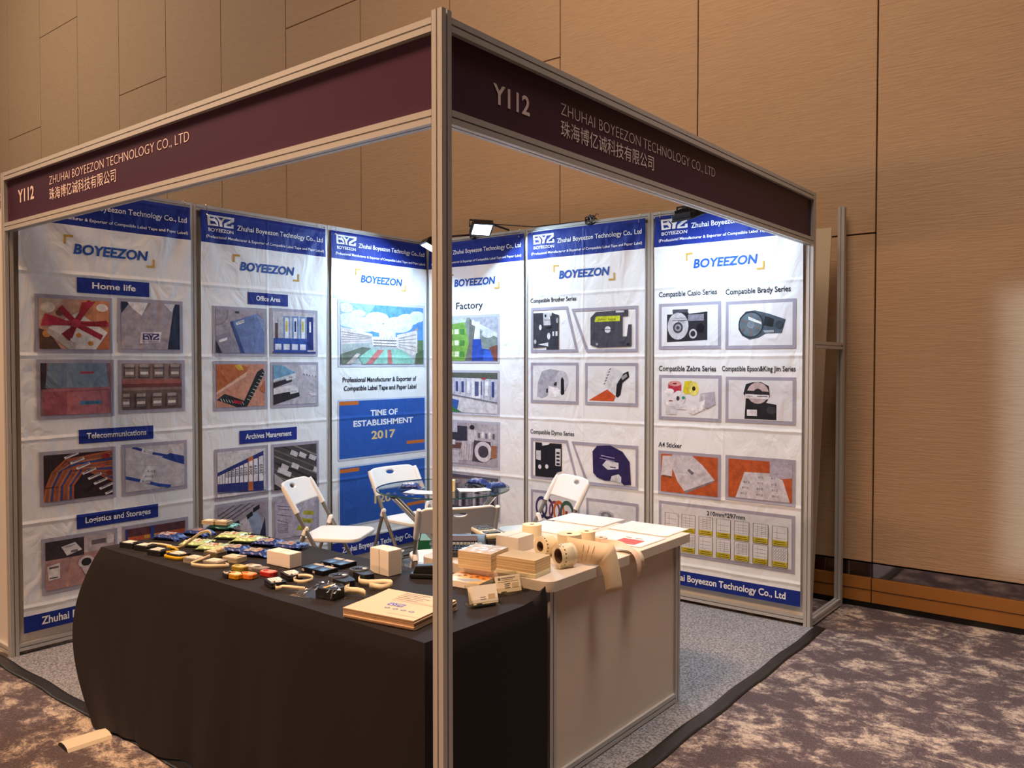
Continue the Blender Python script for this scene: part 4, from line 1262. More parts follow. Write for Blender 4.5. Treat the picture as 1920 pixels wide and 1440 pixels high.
# ================================================================== GLASS TABLE
GX, GY, GR, GZ = 1.06, -0.94, 0.425, 0.735
GLASS = clearmat('table_glass', 'E4F1EC', gloss=0.02, ior=1.5, rough=0.0)
GEDGE = mat('green_glass_edge', '2E5A54', 0.08, spec=0.8)
t = thing('glass_table', 'round clear glass table on crossed chrome legs amid the white folding chairs', 'table', (GX, GY, FLOORZ))
m = MB()
m.lathe([(GR, GZ - FLOORZ), (0.0, GZ - FLOORZ)], GLASS, 64)
m.build('glass_top', t, fix=False)
m = MB()
m.lathe([(GR - 0.0005, GZ - FLOORZ - 0.009), (GR, GZ - FLOORZ - 0.008), (GR, GZ - FLOORZ - 0.001), (GR - 0.0005, GZ - FLOORZ)], GEDGE, 64)
m.build('glass_rim', t, smooth=60)
for k, a in enumerate((-104, 15, 136)):
    a0, a1 = R(a), R(a + 158)
    p0 = Vector((0.36 * math.cos(a0), 0.36 * math.sin(a0), GZ - FLOORZ - 0.02))
    p1 = Vector((0.30 * math.cos(a1), 0.30 * math.sin(a1), 0.014))
    m = MB()
    m.tube([p0, p1], 0.020, CHROME, 14)
    lg = m.build('leg', t, smooth=50)
    m = MB()
    m.lathe([(0.0, 0.012), (0.03, 0.012), (0.03, 0.0), (0.022, -0.012), (0.0, -0.012)], BLK, 16, Matrix.Translation(p0))
    m.build('leg_cap', lg, smooth=40)
m = MB()
m.lathe([(0.085, 0.36), (0.09, 0.365), (0.09, 0.375), (0.085, 0.38), (0.08, 0.37)], CHROME, 28, close=True)
m.build('waist_ring', t, smooth=60)

# ================================================================== COUNTER
CZ = 0.76
c = thing('counter', 'white booth counter with aluminium edges, its top loaded with label rolls and boxes', 'counter', (2.66, -1.895, FLOORZ))
CO = c.location.copy()

def cpart(mb, name, **k):
    mb.v = [tuple(Vector(v) - CO) for v in mb.v]
    return mb.build(name, c, **k)
m = MB()
out = []
x0, x1, y0, y1, r_ = 2.335, 2.985, -2.432, -1.355, 0.045
for cx, cy, a0 in ((x1 - r_, y1 - 0.006, 0), (x0 + r_, y1 - r_, PI / 2), (x0 + r_, y0 + r_, PI), (x1 - r_, y0 + r_, 1.5 * PI)):
    rr_ = r_ if a0 else 0.006
    cxx = x1 - 0.006 if not a0 else cx
    out += [(cxx + rr_ * math.cos(a0 + PI / 2 * i / 8), cy + rr_ * math.sin(a0 + PI / 2 * i / 8)) for i in range(9)]
m.prism(out, CZ - 0.040, CZ, CREAM)
cpart(m, 'counter_top', bevel=0.002, smooth=40)
PX0, PX1, PY0, PY1 = 2.375, 2.945, -2.388, -1.432
for x in (PX0, PX1):
    for y in (PY0, PY1):
        m = MB()
        m.prism(NP, FLOORZ, CZ - 0.04, ALU, Matrix.Translation((x, y, 0)))
        cpart(m, 'post')
for a, b in (((PX1, PY0), (PX1, PY1)), ((PX0, PY0), (PX1, PY0)), ((PX0, PY1), (PX1, PY1))):
    av, bv = Vector((*a, 0)), Vector((*b, 0))
    d = (bv - av).normalized()
    cpart(rail(av + d * 0.021 + Vector((0, 0, 0.032)), bv - d * 0.021 + Vector((0, 0, 0.032))), 'rail')
    mid = (av + bv) / 2
    m = MB()
    L_ = (bv - av).length - 0.03
    if abs(d.y) > 0.5:
        m.box((mid.x + 0.006, mid.y, 0.385), (0.006, L_, 0.67), CREAM)
    else:
        m.box((mid.x, mid.y, 0.385), (L_, 0.006, 0.67), CREAM)
    cpart(m, 'panel')

# ================================================================== DISPLAY TABLE UNDER ITS CLOTH
TX0, TX1, TY0, TY1, TZ = 0.965, 2.978, -3.050, -2.455, 0.712
t = thing('display_table', 'long table hidden under the black tablecloth at the front of the booth', 'table', (1.97, -2.75, FLOORZ))
m = MB()
m.box((0, 0, 0.680), (1.97, 0.57, 0.03), WPL)
m.build('table_top', t, bevel=0.004)
for sx in (-1, 1):
    for sy in (-1, 1):
        m = MB()
        m.tube([(sx * 0.88, sy * 0.22, 0.0), (sx * 0.88, sy * 0.22, 0.667)], 0.0125, STEEL, 8)
        m.build('leg', t, smooth=50)

def cloth():
    nx, ny, nv = 90, 28, 30
    m = MB()
    W_, D_ = TX1 - TX0, TY1 - TY0

    def topz(x, y):
        z = TZ + 0.0006 * math.sin(x * 23) * math.sin(y * 17)
        d2 = (x - TX1) ** 2 + (y - TY1) ** 2
        z += 0.030 * math.exp(-d2 / 0.004) * (1 + 0.4 * math.sin(x * 90 + y * 60))
        return z
    m.grid(lambda u, v: (TX0 + W_ * u, TY0 + D_ * v, topz(TX0 + W_ * u, TY0 + D_ * v)), nx, ny, CLOTH)

    def side(kind):
        def fn(u, v):
            if kind == 'f':
                x, y, nn, sd = TX0 + W_ * u, TY0, Vector((0, -1)), D_ + W_ * u
                dl, dr = W_ * u, W_ * (1 - u)
            elif kind == 'l':
                x, y, nn, sd = TX0, TY1 - D_ * u, Vector((-1, 0)), D_ * u
                dl, dr = D_ * (1 - u), 9
            else:
                x, y, nn, sd = TX1, TY0 + D_ * u, Vector((1, 0)), D_ + W_ + D_ * u
                dl, dr = 9, D_ * u
            vv = v ** 1.15
            for dd, oth in ((dl, Vector((-1, 0)) if kind == 'f' else Vector((0, -1))), (dr, Vector((1, 0)) if kind == 'f' else Vector((0, -1)))):
                wq = max(0.0, 1 - dd / 0.06)
                if wq:
                    nn = (nn + oth * wq)
            nn = nn.normalized()
            e = 0.010 * min(1, v * 14)
            fold = 0.5 + 0.5 * math.sin(sd * 13.0 + 1.3 * math.sin(sd * 4.1) + 0.6 * math.sin(v * 3))
            fold2 = math.sin(sd * 29.0 + 2.0 * v + 1.1 * math.sin(sd * 7))
            lim = 1.0 if kind != 'f' else min(1.0, max(0.0, dr - 0.06) / 0.45)
            if kind == 'r':
                lim = 0.22 * min(1.0, dr / 0.15)
            e += lim * vv * (0.026 * fold + 0.005 * fold2) * (0.6 + 0.5 * v)
            p = Vector((x, y)) + nn * e
            fl = max(0.0, 1 - dl / 0.8)
            fl2 = max(0.0, 1 - dl / 1.5)
            p.x += (-0.496 * vv + 0.716 * vv * vv) * (fl if kind == 'f' else max(0, 1 - dl / 0.6))
            p.y += -0.115 * vv * (fl2 if kind == 'f' else max(0, 1 - dl / 0.5))
            if kind != 'r' and dl < 0.12:
                q = (1 - dl / 0.12)
                p += Vector((-0.022, -0.022)) * q * math.sin(PI * min(1, v * 1.05)) * 0.8
            if kind == 'r' and dr < 0.1 or kind == 'f' and dr < 0.1:
                q = 1 - dr / 0.1
                p += Vector((-0.006, 0.006)) * q * vv
            z0 = topz(x, y)
            z = z0 - 0.004 * min(1, v * 20) - (z0 - 0.016) * v
            z += 0.010 * math.sin(sd * 5) * v * 0.4
            return (p.x, p.y, max(z, 0.0125))
        return fn
    m.grid(side('l'), ny, nv, CLOTH)
    m.grid(side('f'), nx, nv, CLOTH)
    m.grid(side('r'), ny, nv, CLOTH)
    return m
o = cloth().build('tablecloth', smooth=70, weld=True)
tag(o, 'black tablecloth draped to the floor over the front display table', 'tablecloth')

# cable cover on the carpet in front of the cloth
m = MB()
pts = []
prof = [(-0.055, 0.0), (-0.045, 0.014), (-0.018, 0.022), (0.018, 0.022), (0.045, 0.014), (0.055, 0.0)]
L_ = 0.17
vs = [(x, y, z) for y in (0, L_) for x, z in prof]
IV = mat('ivory_plastic', 'D8CBB4', 0.45)
m.add(vs, [tuple(range(5, -1, -1)), tuple(range(6, 12))] + [(i, (i + 1) % 6, (i + 1) % 6 + 6, i + 6) for i in range(6)], IV)
cc = thing('cable_cover', 'ivory cable cover strip on the hall carpet running under the black tablecloth', 'cable cover', (1.262, -3.345, 0.0), R(-4))
m.build('cover', cc, bevel=0.002)
m = MB()
m.add([(x * 0.93, -0.001, 0.001 + z * 0.9) for x, z in prof], [tuple(range(6))], BLK)
m.build('open_end', cc)

# ================================================================== GOODS ON THE BLACK TABLE
TP = TZ + 0.0015
SHELLS = {
    'black': (mat('cassette_black', '1A1A1C', 0.35), Q('E8DCC8'), Q('2A2A2E')),
    'clear': (mat('cassette_smoke', '8C8478', 0.2, spec=0.6), Q('EADFC6'), Q('B8AC98')),
    'dark': (mat('cassette_charcoal', '3A3838', 0.3), Q('D8CDB8'), Q('1E1E20')),
    'white': (mat('cassette_black_base', '17171A', 0.35), Q('F0E6DA'), Q('D8CCC0')),
    'olive': (mat('cassette_olive', '6A6048', 0.3), Q('E4D4B0'), Q('4E4634')),
    'beige': (mat('cassette_beige', 'B9A98C', 0.3), Q('EFE2C6'), Q('8E8068'))}
YEL = mat('yellow_tape', 'D8B020', 0.4)

def rrect(L, W, r, n=4):
    out = []
    for cx, cy, a0 in ((L / 2 - r, W / 2 - r, 0), (-L / 2 + r, W / 2 - r, PI / 2), (-L / 2 + r, -W / 2 + r, PI), (L / 2 - r, -W / 2 + r, 1.5 * PI)):
        out += [(cx + r * math.cos(a0 + PI / 2 * i / n), cy + r * math.sin(a0 + PI / 2 * i / n)) for i in range(n + 1)]
    return out

def arcpts(cx, cy, r, a0, a1, n, z=0.002, ry=None):
    ry = ry or r
    return [(cx + r * math.cos(R(a0 + (a1 - a0) * i / n)), cy + ry * math.sin(R(a0 + (a1 - a0) * i / n)), z) for i in range(n + 1)]

def cassette(label, px, py, deg, style, tape=None, tapem=None, s=1.0, marks=True, tw=0.015, dz=0.0):
    p = at(px, py, TP)
    t = thing('tape_cassette', label, 'label tape cassette', (p.x, p.y, TP + dz), R(deg), 'label tape cassettes on the black cloth')
    sh, top, win = SHELLS[style]
    L, W, H = 0.086 * s, 0.060 * s, 0.021 * s
    m = MB()
    m.prism(rrect(L, W, 0.009 * s), 0, H * 0.48, sh)
    m.prism(rrect(L * 0.97, W * 0.96, 0.009 * s), H * 0.48, H * 0.54, win)
    m.prism(rrect(L, W, 0.009 * s), H * 0.54, H, sh)
    m.build('shell', t, bevel=0.0012, smooth=40)
    m = MB()
    m.prism(rrect(L * 0.56, W * 0.74, 0.004), H, H + 0.0006, top, Matrix.Translation((-L * 0.12, 0.002, 0)))
    if marks:
        for i in range(3):
            m.box((-L * 0.12, -0.012 + i * 0.009, H + 0.0008), (L * (0.42 - 0.08 * i), 0.0018, 0.0004), Q('4A4238'))
    m.build('sticker', t)
    m = MB()
    M_ = Matrix.Translation((L * 0.30, 0.004, H))
    m.lathe([(0.004 * s, 0.0), (0.004 * s, 0.0012), (0.011 * s, 0.0012), (0.0115 * s, 0.0)], win, 18, M_)
    m.build('reel', t, smooth=40)
    m = MB()
    m.lathe([(0.0, 0.0008), (0.005 * s, 0.0008), (0.005 * s, 0.0)], Q('D8CCB8'), 12, Matrix.Translation((L * 0.30, -0.018 * s, H)))
    m.build('guide_pin', t, smooth=40)
    if tape:
        m = MB()
        m.ribbon(tape, (0, 0, tw), tapem or TAPE)
        m.build('tape', t, smooth=60, solid=0.0003)
    return t

cassette('black cassette furthest left on the black cloth, nearest the table end', 246, 1025, 14, 'black', marks=False)
cassette('black cassette with a cream tape loop along its back, second from the left table end', 273, 1030, 14, 'black',
         tape=[(-0.02, 0.03, 0.004), (-0.02, 0.05, 0.004), (0.03, 0.058, 0.004), (0.10, 0.05, 0.004), (0.14, 0.02, 0.004)], marks=False)
cassette('clear cassette with a yellow tape running back over it', 298, 1039, 12, 'black',
         tape=[(0.043, 0.0, 0.003), (0.058, 0.014, 0.003), (0.062, 0.05, 0.003), (0.02, 0.064, 0.005), (-0.03, 0.066, 0.006)], tapem=YEL)
cassette('dark cassette with a wide yellow tape folded along its front', 335, 1046, 10, 'white',
         tape=[(-0.046, 0.0, 0.003), (-0.047, -0.034, 0.001), (0.03, -0.037, 0.001), (0.052, -0.03, 0.002), (0.056, 0.0, 0.002)], tapem=YEL)
cassette('smoky clear cassette in front of the green pouches, without tape', 366, 1054, 10, 'clear')
cassette('smoky clear cassette with a cream tape folded in a triangle around it', 404, 1060, 12, 'clear',
         tape=[(0.044, 0.01, 0.0), (0.075, 0.0, 0.0), (0.078, -0.008, 0.0), (0.0, -0.05, 0.0), (-0.075, -0.055, 0.0), (-0.082, -0.05, 0.001), (-0.062, -0.01, 0.012), (-0.05, 0.02, 0.022)])
cassette('olive cassette carrying a small roll of cream tape, beside the blue pouches', 404, 1042, 8, 'olive',
         tape=arcpts(0.02, 0.008, 0.016, 0, 340, 16, 0.022))
cassette('beige cassette standing alone left of the small white carton', 440, 1052, 12, 'beige')
cassette('black and white cassette at the cloth edge, its printed tape running to the right', 516, 1098, -18, 'white',
         tape=[(0.043, -0.01, 0.002), (0.066, -0.02, 0.002), (0.075, -0.012, 0.002), (0.070, 0.005, 0.003), (0.10, 0.03, 0.004), (0.15, 0.06, 0.006)])
cassette('black and white cassette behind, with a printed cream tape curled into a loop', 547, 1084, -14, 'white',
         tape=[(0.043, 0.0, 0.002)] + [(0.085 + 0.04 * math.sin(R(a)) , 0.01 - 0.035 * math.cos(R(a)), 0.004 + 0.006 * a / 360) for a in range(-60, 300, 24)])

def cartridge(label, px, py, deg, band, top, s=1.0):
    p = at(px, py, TP)
    t = thing('tape_cartridge', label, 'label tape cartridge', (p.x, p.y, TP), R(deg), 'coloured label tape cartridges')
    H = 0.017
    out = ell(-0.014 * s, 0, 0.021 * s, 0.021 * s, 14, PI / 2, 1.5 * PI) + [(0.026 * s, -0.021 * s), (0.036 * s, -0.012 * s), (0.036 * s, 0.012 * s), (0.026 * s, 0.021 * s)]
    m = MB()
    m.prism(out, 0, H, band)
    m.build('shell', t, bevel=0.0015, smooth=40)
    m = MB()
    m.prism([(x * 0.86, y * 0.86) for x, y in out], H, H + 0.001, top)
    m.build('sticker', t, smooth=40)
    m = MB()
    m.lathe([(0.004, 0.001), (0.004, 0.0022), (0.010, 0.0022), (0.0105, 0.001)], band, 16, Matrix.Translation((-0.012 * s, 0, H)))
    m.build('reel', t, smooth=40)
    return t
cartridge('small yellow-orange tape cartridge with a pale top at the front of the coloured cluster', 441, 1083, 4, mat('amber_tape', 'C88818', 0.35), Q('E6D2A8'))
cartridge('small bright orange tape cartridge, front right of the coloured cluster', 465, 1083, 10, mat('orange_tape', 'E0762A', 0.35), Q('F2A878'))
cartridge('small gold tape cartridge at the back of the coloured cluster', 449, 1069, 8, mat('gold_tape', '9A8228', 0.35), Q('C8B878'))
cartridge('small pale grey tape cartridge at the back of the coloured cluster', 474, 1068, 14, mat('pale_grey_tape', 'A39A90', 0.3), Q('D8CEC2'))
cartridge('small smoky grey tape cartridge right of the pale grey one', 488, 1072, 20, mat('smoky_tape', '6A625C', 0.3), Q('8E867C'))
cartridge('small black tape cartridge peeping out left of the amber one', 427, 1081, -20, mat('black_tape', '1E1C1E', 0.35), Q('B8AC98'), 0.8)
cartridge('small bright red tape cartridge between the coloured cluster and the black boxes', 503, 1079, 12, mat('red_tape', 'B02A24', 0.35), Q('E89080'))

# pouches
def pouch(label, px, py, deg, foil, paper, name='foil_pouch', L=0.150, W=0.084, H=0.024, group='foil pouches of label tape', hang=True, up=0.0, z=None, loc=None):
    p = at(px, py, TP) if loc is None else Vector(loc)
    t = thing(name, label, 'pouch', (p.x, p.y, TP if z is None else z), R(deg), group)
    rnd = random.Random(int(px * 7 + py))
    ph = [rnd.uniform(0, 6) for _ in range(4)]

    def hgt(u, v):
        x = abs(2 * u - 1)
        y = abs(2 * v - 1)
        b = max(0, 1 - max(0, (x - 0.45) / 0.37) ** 2) if x < 0.82 else 0
        b *= max(0, 1 - y ** 4)
        return b

    def wr(u, v):
        return 0.0022 * math.sin(u * 21 + ph[0] + 3 * v) * math.sin(v * 13 + ph[1]) + 0.0012 * math.sin(u * 47 + ph[2]) * math.sin(v * 9 + ph[3])

    def fn(sg):
        def f(u, v):
            h = hgt(u, v)
            ex = abs(2 * u - 1)
            lift = up * max(0, u - 0.75) * 4
            zz = H * 0.5 + sg * (H * 0.5 * h ** 0.6 + 0.0004) + (wr(u, v) * (1 if sg > 0 else 0) * (0.4 + h)) - H * 0.42 * max(0, (ex - 0.6) / 0.4) ** 1.2
            zz += lift + (0.004 * math.sin(v * 20 + ph[1]) * max(0, ex - 0.82) * 5)
            return ((u - 0.5) * L, (v - 0.5) * W * (1 + 0.10 * max(0, (ex - 0.7) / 0.3)), max(0.0003, zz))
        return f
    m = MB()
    sk = (lambda i, j: i in (33, 34) and 8 <= j <= 11) if hang else None
    m.grid(fn(1), 36, 20, foil, skip=sk)
    m.grid(fn(-1), 36, 20, foil, skip=sk)
    m.build('foil', t, smooth=50)
    m = MB()
    f = fn(1)

    def lab(a, b, dz=0.0010):
        q = f(0.20 + 0.50 * a, 0.16 + 0.68 * b)
        return (q[0], q[1], q[2] + dz)
    m.grid(lambda a, b: lab(a, b), 14, 10, paper)
    for k in range(4):
        m.grid(lambda a, b, k=k: lab(0.08 + (0.5 - 0.06 * k) * a, 0.18 + 0.2 * k + 0.05 * b, 0.0018), 6, 1, Q('6A6258'))
    m.grid(lambda a, b: lab(0.70 + 0.22 * a, 0.2 + 0.5 * b, 0.0018), 3, 3, Q('A8705C'))
    m.build('printed_label', t)
    return t
BLUEF = mat('blue_foil', '1C3478', 0.38, 0.15, bump=(40, 0.3, 0.003))
GREENF = mat('green_foil', 'A9C48C', 0.35, 0.1, bump=(40, 0.2, 0.003))
TEALF = mat('teal_foil', '6DB8B4', 0.3, 0.15, bump=(40, 0.2, 0.003))
pouch('dark blue foil pouch behind the black cassettes, nearest the left table end', 318, 1010, 18, BLUEF, Q('98929C'))
pouch('dark blue foil pouch partly under the pale teal pouch', 372, 1002, 16, BLUEF, Q('6A6E88'))
pouch('teal foil pouch with two pale cassettes on it, at the back left table corner', 418, 992, 24, TEALF, Q('D9D8C8'), L=0.17, up=0.02)
pouch('light green foil pouch, left of the front pair', 368, 1023, 26, GREENF, Q('D8D4BE'), up=0.018)
pouch('light green foil pouch, right of the front pair', 400, 1031, 24, GREENF, Q('D8D4BE'), up=0.018)
pouch('light green foil pouch, left of the rear pair', 435, 1009, 28, GREENF, Q('D4D6BE'), up=0.016)
pouch('light green foil pouch, right of the rear pair', 466, 1016, 26, GREENF, Q('D4D6BE'), up=0.012)
pouch('dark blue foil pouch next to the olive cassette', 441, 1034, 24, BLUEF, Q('A8A098'))
pouch('dark blue foil pouch nearest the small white carton, shiny with creases', 481, 1041, 22, BLUEF, Q('A8A098'))
pouch('dark blue foil pouch lying furthest back among the right-hand pouches', 503, 1022, 20, BLUEF, Q('9A9498'), up=0.01)
pouch('dark blue foil pouch lying behind the small white carton', 543, 1028, 16, BLUEF, Q('8E8C98'), up=0.012)
# two bare cassettes lie on the teal pouch
for k, (px, py, lab) in enumerate(((395, 984, 'pale grey cassette on the teal pouch, left of two'), (420, 985, 'pale grey cassette on the teal pouch, right of two'))):
    t_ = cassette(lab, px, py + 9, 20, 'beige', marks=False, s=0.85, dz=0.029)
# loose arch of tape
def tape_thing(label, pts, wv, loc, m_=None):
    m = MB()
    m.ribbon(pts, wv, m_ or TAPE)
    o_ = m.build('label_tape_strip', loc=loc, smooth=60, solid=0.0003)
    return tag(o_, label, 'tape', 'loose strips of label tape')
p = at(322, 1030, TP)
tape_thing('long cream tape strip arching up over the blue pouches', [(0.0, 0.0, 0.002), (0.035, 0.006, 0.002), (0.062, 0.02, 0.012), (0.08, 0.05, 0.040), (0.092, 0.085, 0.064), (0.108, 0.11, 0.070), (0.125, 0.115, 0.060), (0.13, 0.11, 0.048)], (0.006, -0.004, 0.016), (p.x, p.y, TP))

# ---------------------------------------------------------------- cartons and boxes
def foot(A, B, C_, topy, z):
    """footprint from three base corners seen at pixels; topy is where the near upright ends"""
    a, b, c_ = at(*A, z), at(*B, z), at(*C_, z)
    u, w_ = (a - b), (c_ - b)
    au = math.atan2(u.y, u.x)
    aw = math.atan2(w_.y, w_.x)
    d = (aw - au + PI) % (2 * PI) - PI
    th = au + (d - (PI / 2 if d > 0 else -PI / 2)) / 2
    e1 = Vector((math.cos(th), math.sin(th), 0))
    e2 = Vector((-math.sin(th), math.cos(th), 0)) * (1 if d > 0 else -1)
    lu, lw = u.length, w_.length
    h = 0.01
    for _ in range(30):
        h += (pix(b + Vector((0, 0, h)))[1] - topy) * 0.0012
    c0 = b + e1 * lu / 2 + e2 * lw / 2
    return c0, th, lu, lw, h, (1 if d > 0 else -1)

def carton(name, label, cat, f, m_, lid=True, group=None, tab=None):
    c0, th, lu, lw, h, sg = f
    t = thing(name, label, cat, (c0.x, c0.y, c0.z), th, group)
    m = MB()
    m.box((0, 0, h * 0.5), (lu, lw, h), m_)
    m.build('body', t, bevel=0.0015)
    if lid:
        m = MB()
        m.box((0, 0, h + 0.0007), (lu * 0.995, lw * 0.995, 0.0014), m_)
        m.box((0, lw * 0.5 * -sg - 0.0004, h - 0.011), (lu * 0.16, 0.0012, 0.022), m_)
        m.build('lid', t, bevel=0.0006)
        m = MB()
        m.box((0, 0, h + 0.0016), (0.0014, lw * 0.99, 0.0005), mat('carton_seam', '8A7A68', 0.8))
        m.build('seam', t)
    return t, f
carton('small_carton', 'small white carton between the blue pouches and the flat black boxes', 'carton', foot((502.5, 1056.7), (543.3, 1066.7), (565, 1060.8), 1040.8, TP), CARD)
f = foot((683.5, 1075.5), (728.5, 1081.6), (758.5, 1077), 1035, TP)
t, _ = carton('large_carton', 'larger white carton near the back of the black table, next to the corner post', 'carton', f, CARD, lid=False)
c0, th, lu, lw, h, sg = f
m = MB()
for q in (-1, 1):
    m.box((q * lu * 0.25, 0, h + 0.0012), (lu * 0.49, lw * 0.99, 0.002), CARD, rot=Matrix.Rotation(R(q * 1.2), 3, 'Y'))
m.build('flap', t)
m = MB()
m.box((0, -sg * (lw / 2 + 0.0004), h / 2), (0.0022, 0.001, h), mat('carton_seam', '8A7A68', 0.8))
m.box((0, 0, h + 0.0024), (0.002, lw, 0.0006), mat('carton_seam', '8A7A68', 0.8))
m.build('seam', t)

BOXB = mat('glossy_black_card', '0E0E14', 0.25, spec=0.6)
def flatbox(label, f, k):
    c0, th, lu, lw, h, sg = f
    e1 = Vector((math.cos(th), math.sin(th), 0))
    off = e1 * lu * (0.25 if k else -0.25)
    t = thing('ribbon_box', label, 'box', (c0.x + off.x, c0.y + off.y, c0.z), th, 'flat black ribbon boxes')
    w2 = lu * 0.49
    m = MB()
    m.box((0, 0, h / 2), (w2, lw, h), BOXB)
    m.build('body', t, bevel=0.001)
    m = MB()
    mp = lambda x, y, l: ((x - 0.5) * w2 * 0.94, sg * (y - 0.5) * lw * 0.95, h + 0.0004 + l)
    draw(m, [('r', 0, 0, 1, 1, '1A2434'), ('r', .04, .04, .96, .62, '3C5F8C'), ('r', .04, .05, .5, .4, '5C8FC4'), ('p', [(.5, .05), (.96, .05), (.96, .5), (.7, .6)], '2E4468'), ('r', .06, .72, .94, .95, 'C9B8A4'), ('l', [(.1, .66), (.8, .66)], .03, '8AA4C0')], mp, w2 / lw, ink=Q, dL=0.0001)
    m.build('printed_top', t, fix=False)
    m = MB()
    m.box((-w2 * 0.32 * -1, -sg * (lw / 2 + 0.0003), h * 0.45), (w2 * 0.22, 0.0006, h * 0.55), Q('B8B0A8'))
    m.build('side_sticker', t)
f1 = foot((562.5, 1071), (605, 1080.2), (635, 1072.8), 1072.0, TP)
f2 = foot((600, 1060.5), (638.3, 1068.2), (670, 1060), 1060.2, TP)
flatbox('flat black and blue box at the front left of a block of four', f1, 1)
flatbox('flat black and blue box at the front right of a block of four', f1, 0)
flatbox('flat black and blue box at the back left of a block of four', f2, 1)
flatbox('flat black and blue box at the back right of a block of four', f2, 0)

# black cartridges paying out cream ribbon
def drum(label, px, py, deg, pts):
    p = at(px, py, TP)
    t = thing('label_cartridge', label, 'label cartridge', (p.x, p.y, TP), R(deg), 'black drum cartridges with cream ribbon')
    m = MB()
    m.lathe([(0.0, 0.001), (0.036, 0.001), (0.038, 0.003), (0.038, 0.034), (0.036, 0.037), (0.0, 0.037)], DGR, 28, Matrix.Translation((-0.022, 0, 0)))
    m.build('drum', t, smooth=40)
    m = MB()
    m.prism([(-0.02, -0.034), (0.045, -0.030), (0.068, -0.020), (0.070, 0.018), (0.05, 0.028), (-0.01, 0.036)], 0.002, 0.033, BLK)
    m.build('nose', t, bevel=0.002)
    m = MB()
    m.lathe([(0.006, 0.037), (0.006, 0.040), (0.014, 0.040), (0.014, 0.037)], BLK, 18, Matrix.Translation((-0.022, 0, 0)))
    for a in range(6):
        m.box((-0.022 + 0.023 * math.cos(a), 0.023 * math.sin(a), 0.0378), (0.014, 0.003, 0.0015), BLK, rz=a)
    m.build('hub', t, smooth=40)
    m = MB()
    m.box((-0.012, 0.012, 0.0382), (0.03, 0.013, 0.0008), WHITE, rz=0.4)
    m.build('sticker', t)
    m = MB()
    m.ribbon(pts, (0, 0, 0.026), TAPE)
    m.build('ribbon', t, smooth=60, solid=0.0004)
    return t
drum('black drum cartridge in front, its ribbon lying towards the brochures', 640, 1099, -12, [(0.068, -0.004, 0.003), (0.084, -0.012, 0.003), (0.092, -0.03, 0.002), (0.105, -0.045, 0.002), (0.122, -0.03, 0.002), (0.145, -0.01, 0.002), (0.17, -0.004, 0.002), (0.195, -0.01, 0.002)])
drum('black drum cartridge behind, beside the larger carton, its ribbon curling in a loop', 678, 1086, -16, [(0.05, -0.03, 0.003), (0.066, -0.044, 0.002), (0.09, -0.045, 0.002), (0.115, -0.03, 0.002), (0.135, -0.005, 0.003), (0.150, 0.02, 0.004), (0.172, 0.035, 0.005), (0.196, 0.03, 0.004), (0.208, 0.008, 0.003), (0.200, -0.018, 0.002), (0.178, -0.03, 0.002), (0.15, -0.04, 0.002)])

# clear bag with a black cassette in it
p = at(606, 1117, TP)
bag = thing('clear_bag', 'crinkled clear film bag wrapped round a black cassette at the front of the cloth', 'bag', (p.x, p.y, TP), R(12))
rnd = random.Random(5)
m = MB()
nz = [[rnd.uniform(-1, 1) for _ in range(13)] for _ in range(23)]
def bagf(sg):
    def f(u, v):
        i, j = round(u * 22), round(v * 12)
        x = (u - 0.55) * 0.20
        body = max(0, 1 - max(0, abs(x - 0.028) - 0.045) / 0.05)
        yb = 1 - abs(2 * v - 1) ** 5
        hh = (0.006 + 0.040 * body) * yb
        zz = hh if sg > 0 else 0.0006
        j_ = nz[i][j]
        return (x + 0.003 * j_, (v - 0.5) * (0.085 + 0.02 * (1 - body)) + 0.003 * nz[i - 1][j], max(0.0005, zz + (0.004 * j_ if sg > 0 else 0)))
    return f
m.grid(bagf(1), 22, 12, BAGM)
m.grid(bagf(-1), 22, 12, BAGM)
m.build('film', bag)
ct = thing('tape_cassette', 'thick black cassette with a yellow sticker inside the clear bag', 'label tape cassette', (p.x, p.y, TP + 0.001), R(12), 'label tape cassettes on the black cloth')
m = MB()
m.prism(rrect(0.085, 0.062, 0.008), 0.0, 0.034, BLK, Matrix.Translation((0.030, 0, 0.0)))
m.build('shell', ct, bevel=0.002)
m = MB()
m.box((0.022, 0.004, 0.0345), (0.012, 0.052, 0.0012), YEL)
m.build('sticker', ct)
m = MB()
m.lathe([(0.005, 0.034), (0.005, 0.036), (0.016, 0.036), (0.016, 0.034)], DGR, 18, Matrix.Translation((0.052, 0.0, 0)))
m.build('reel', ct)

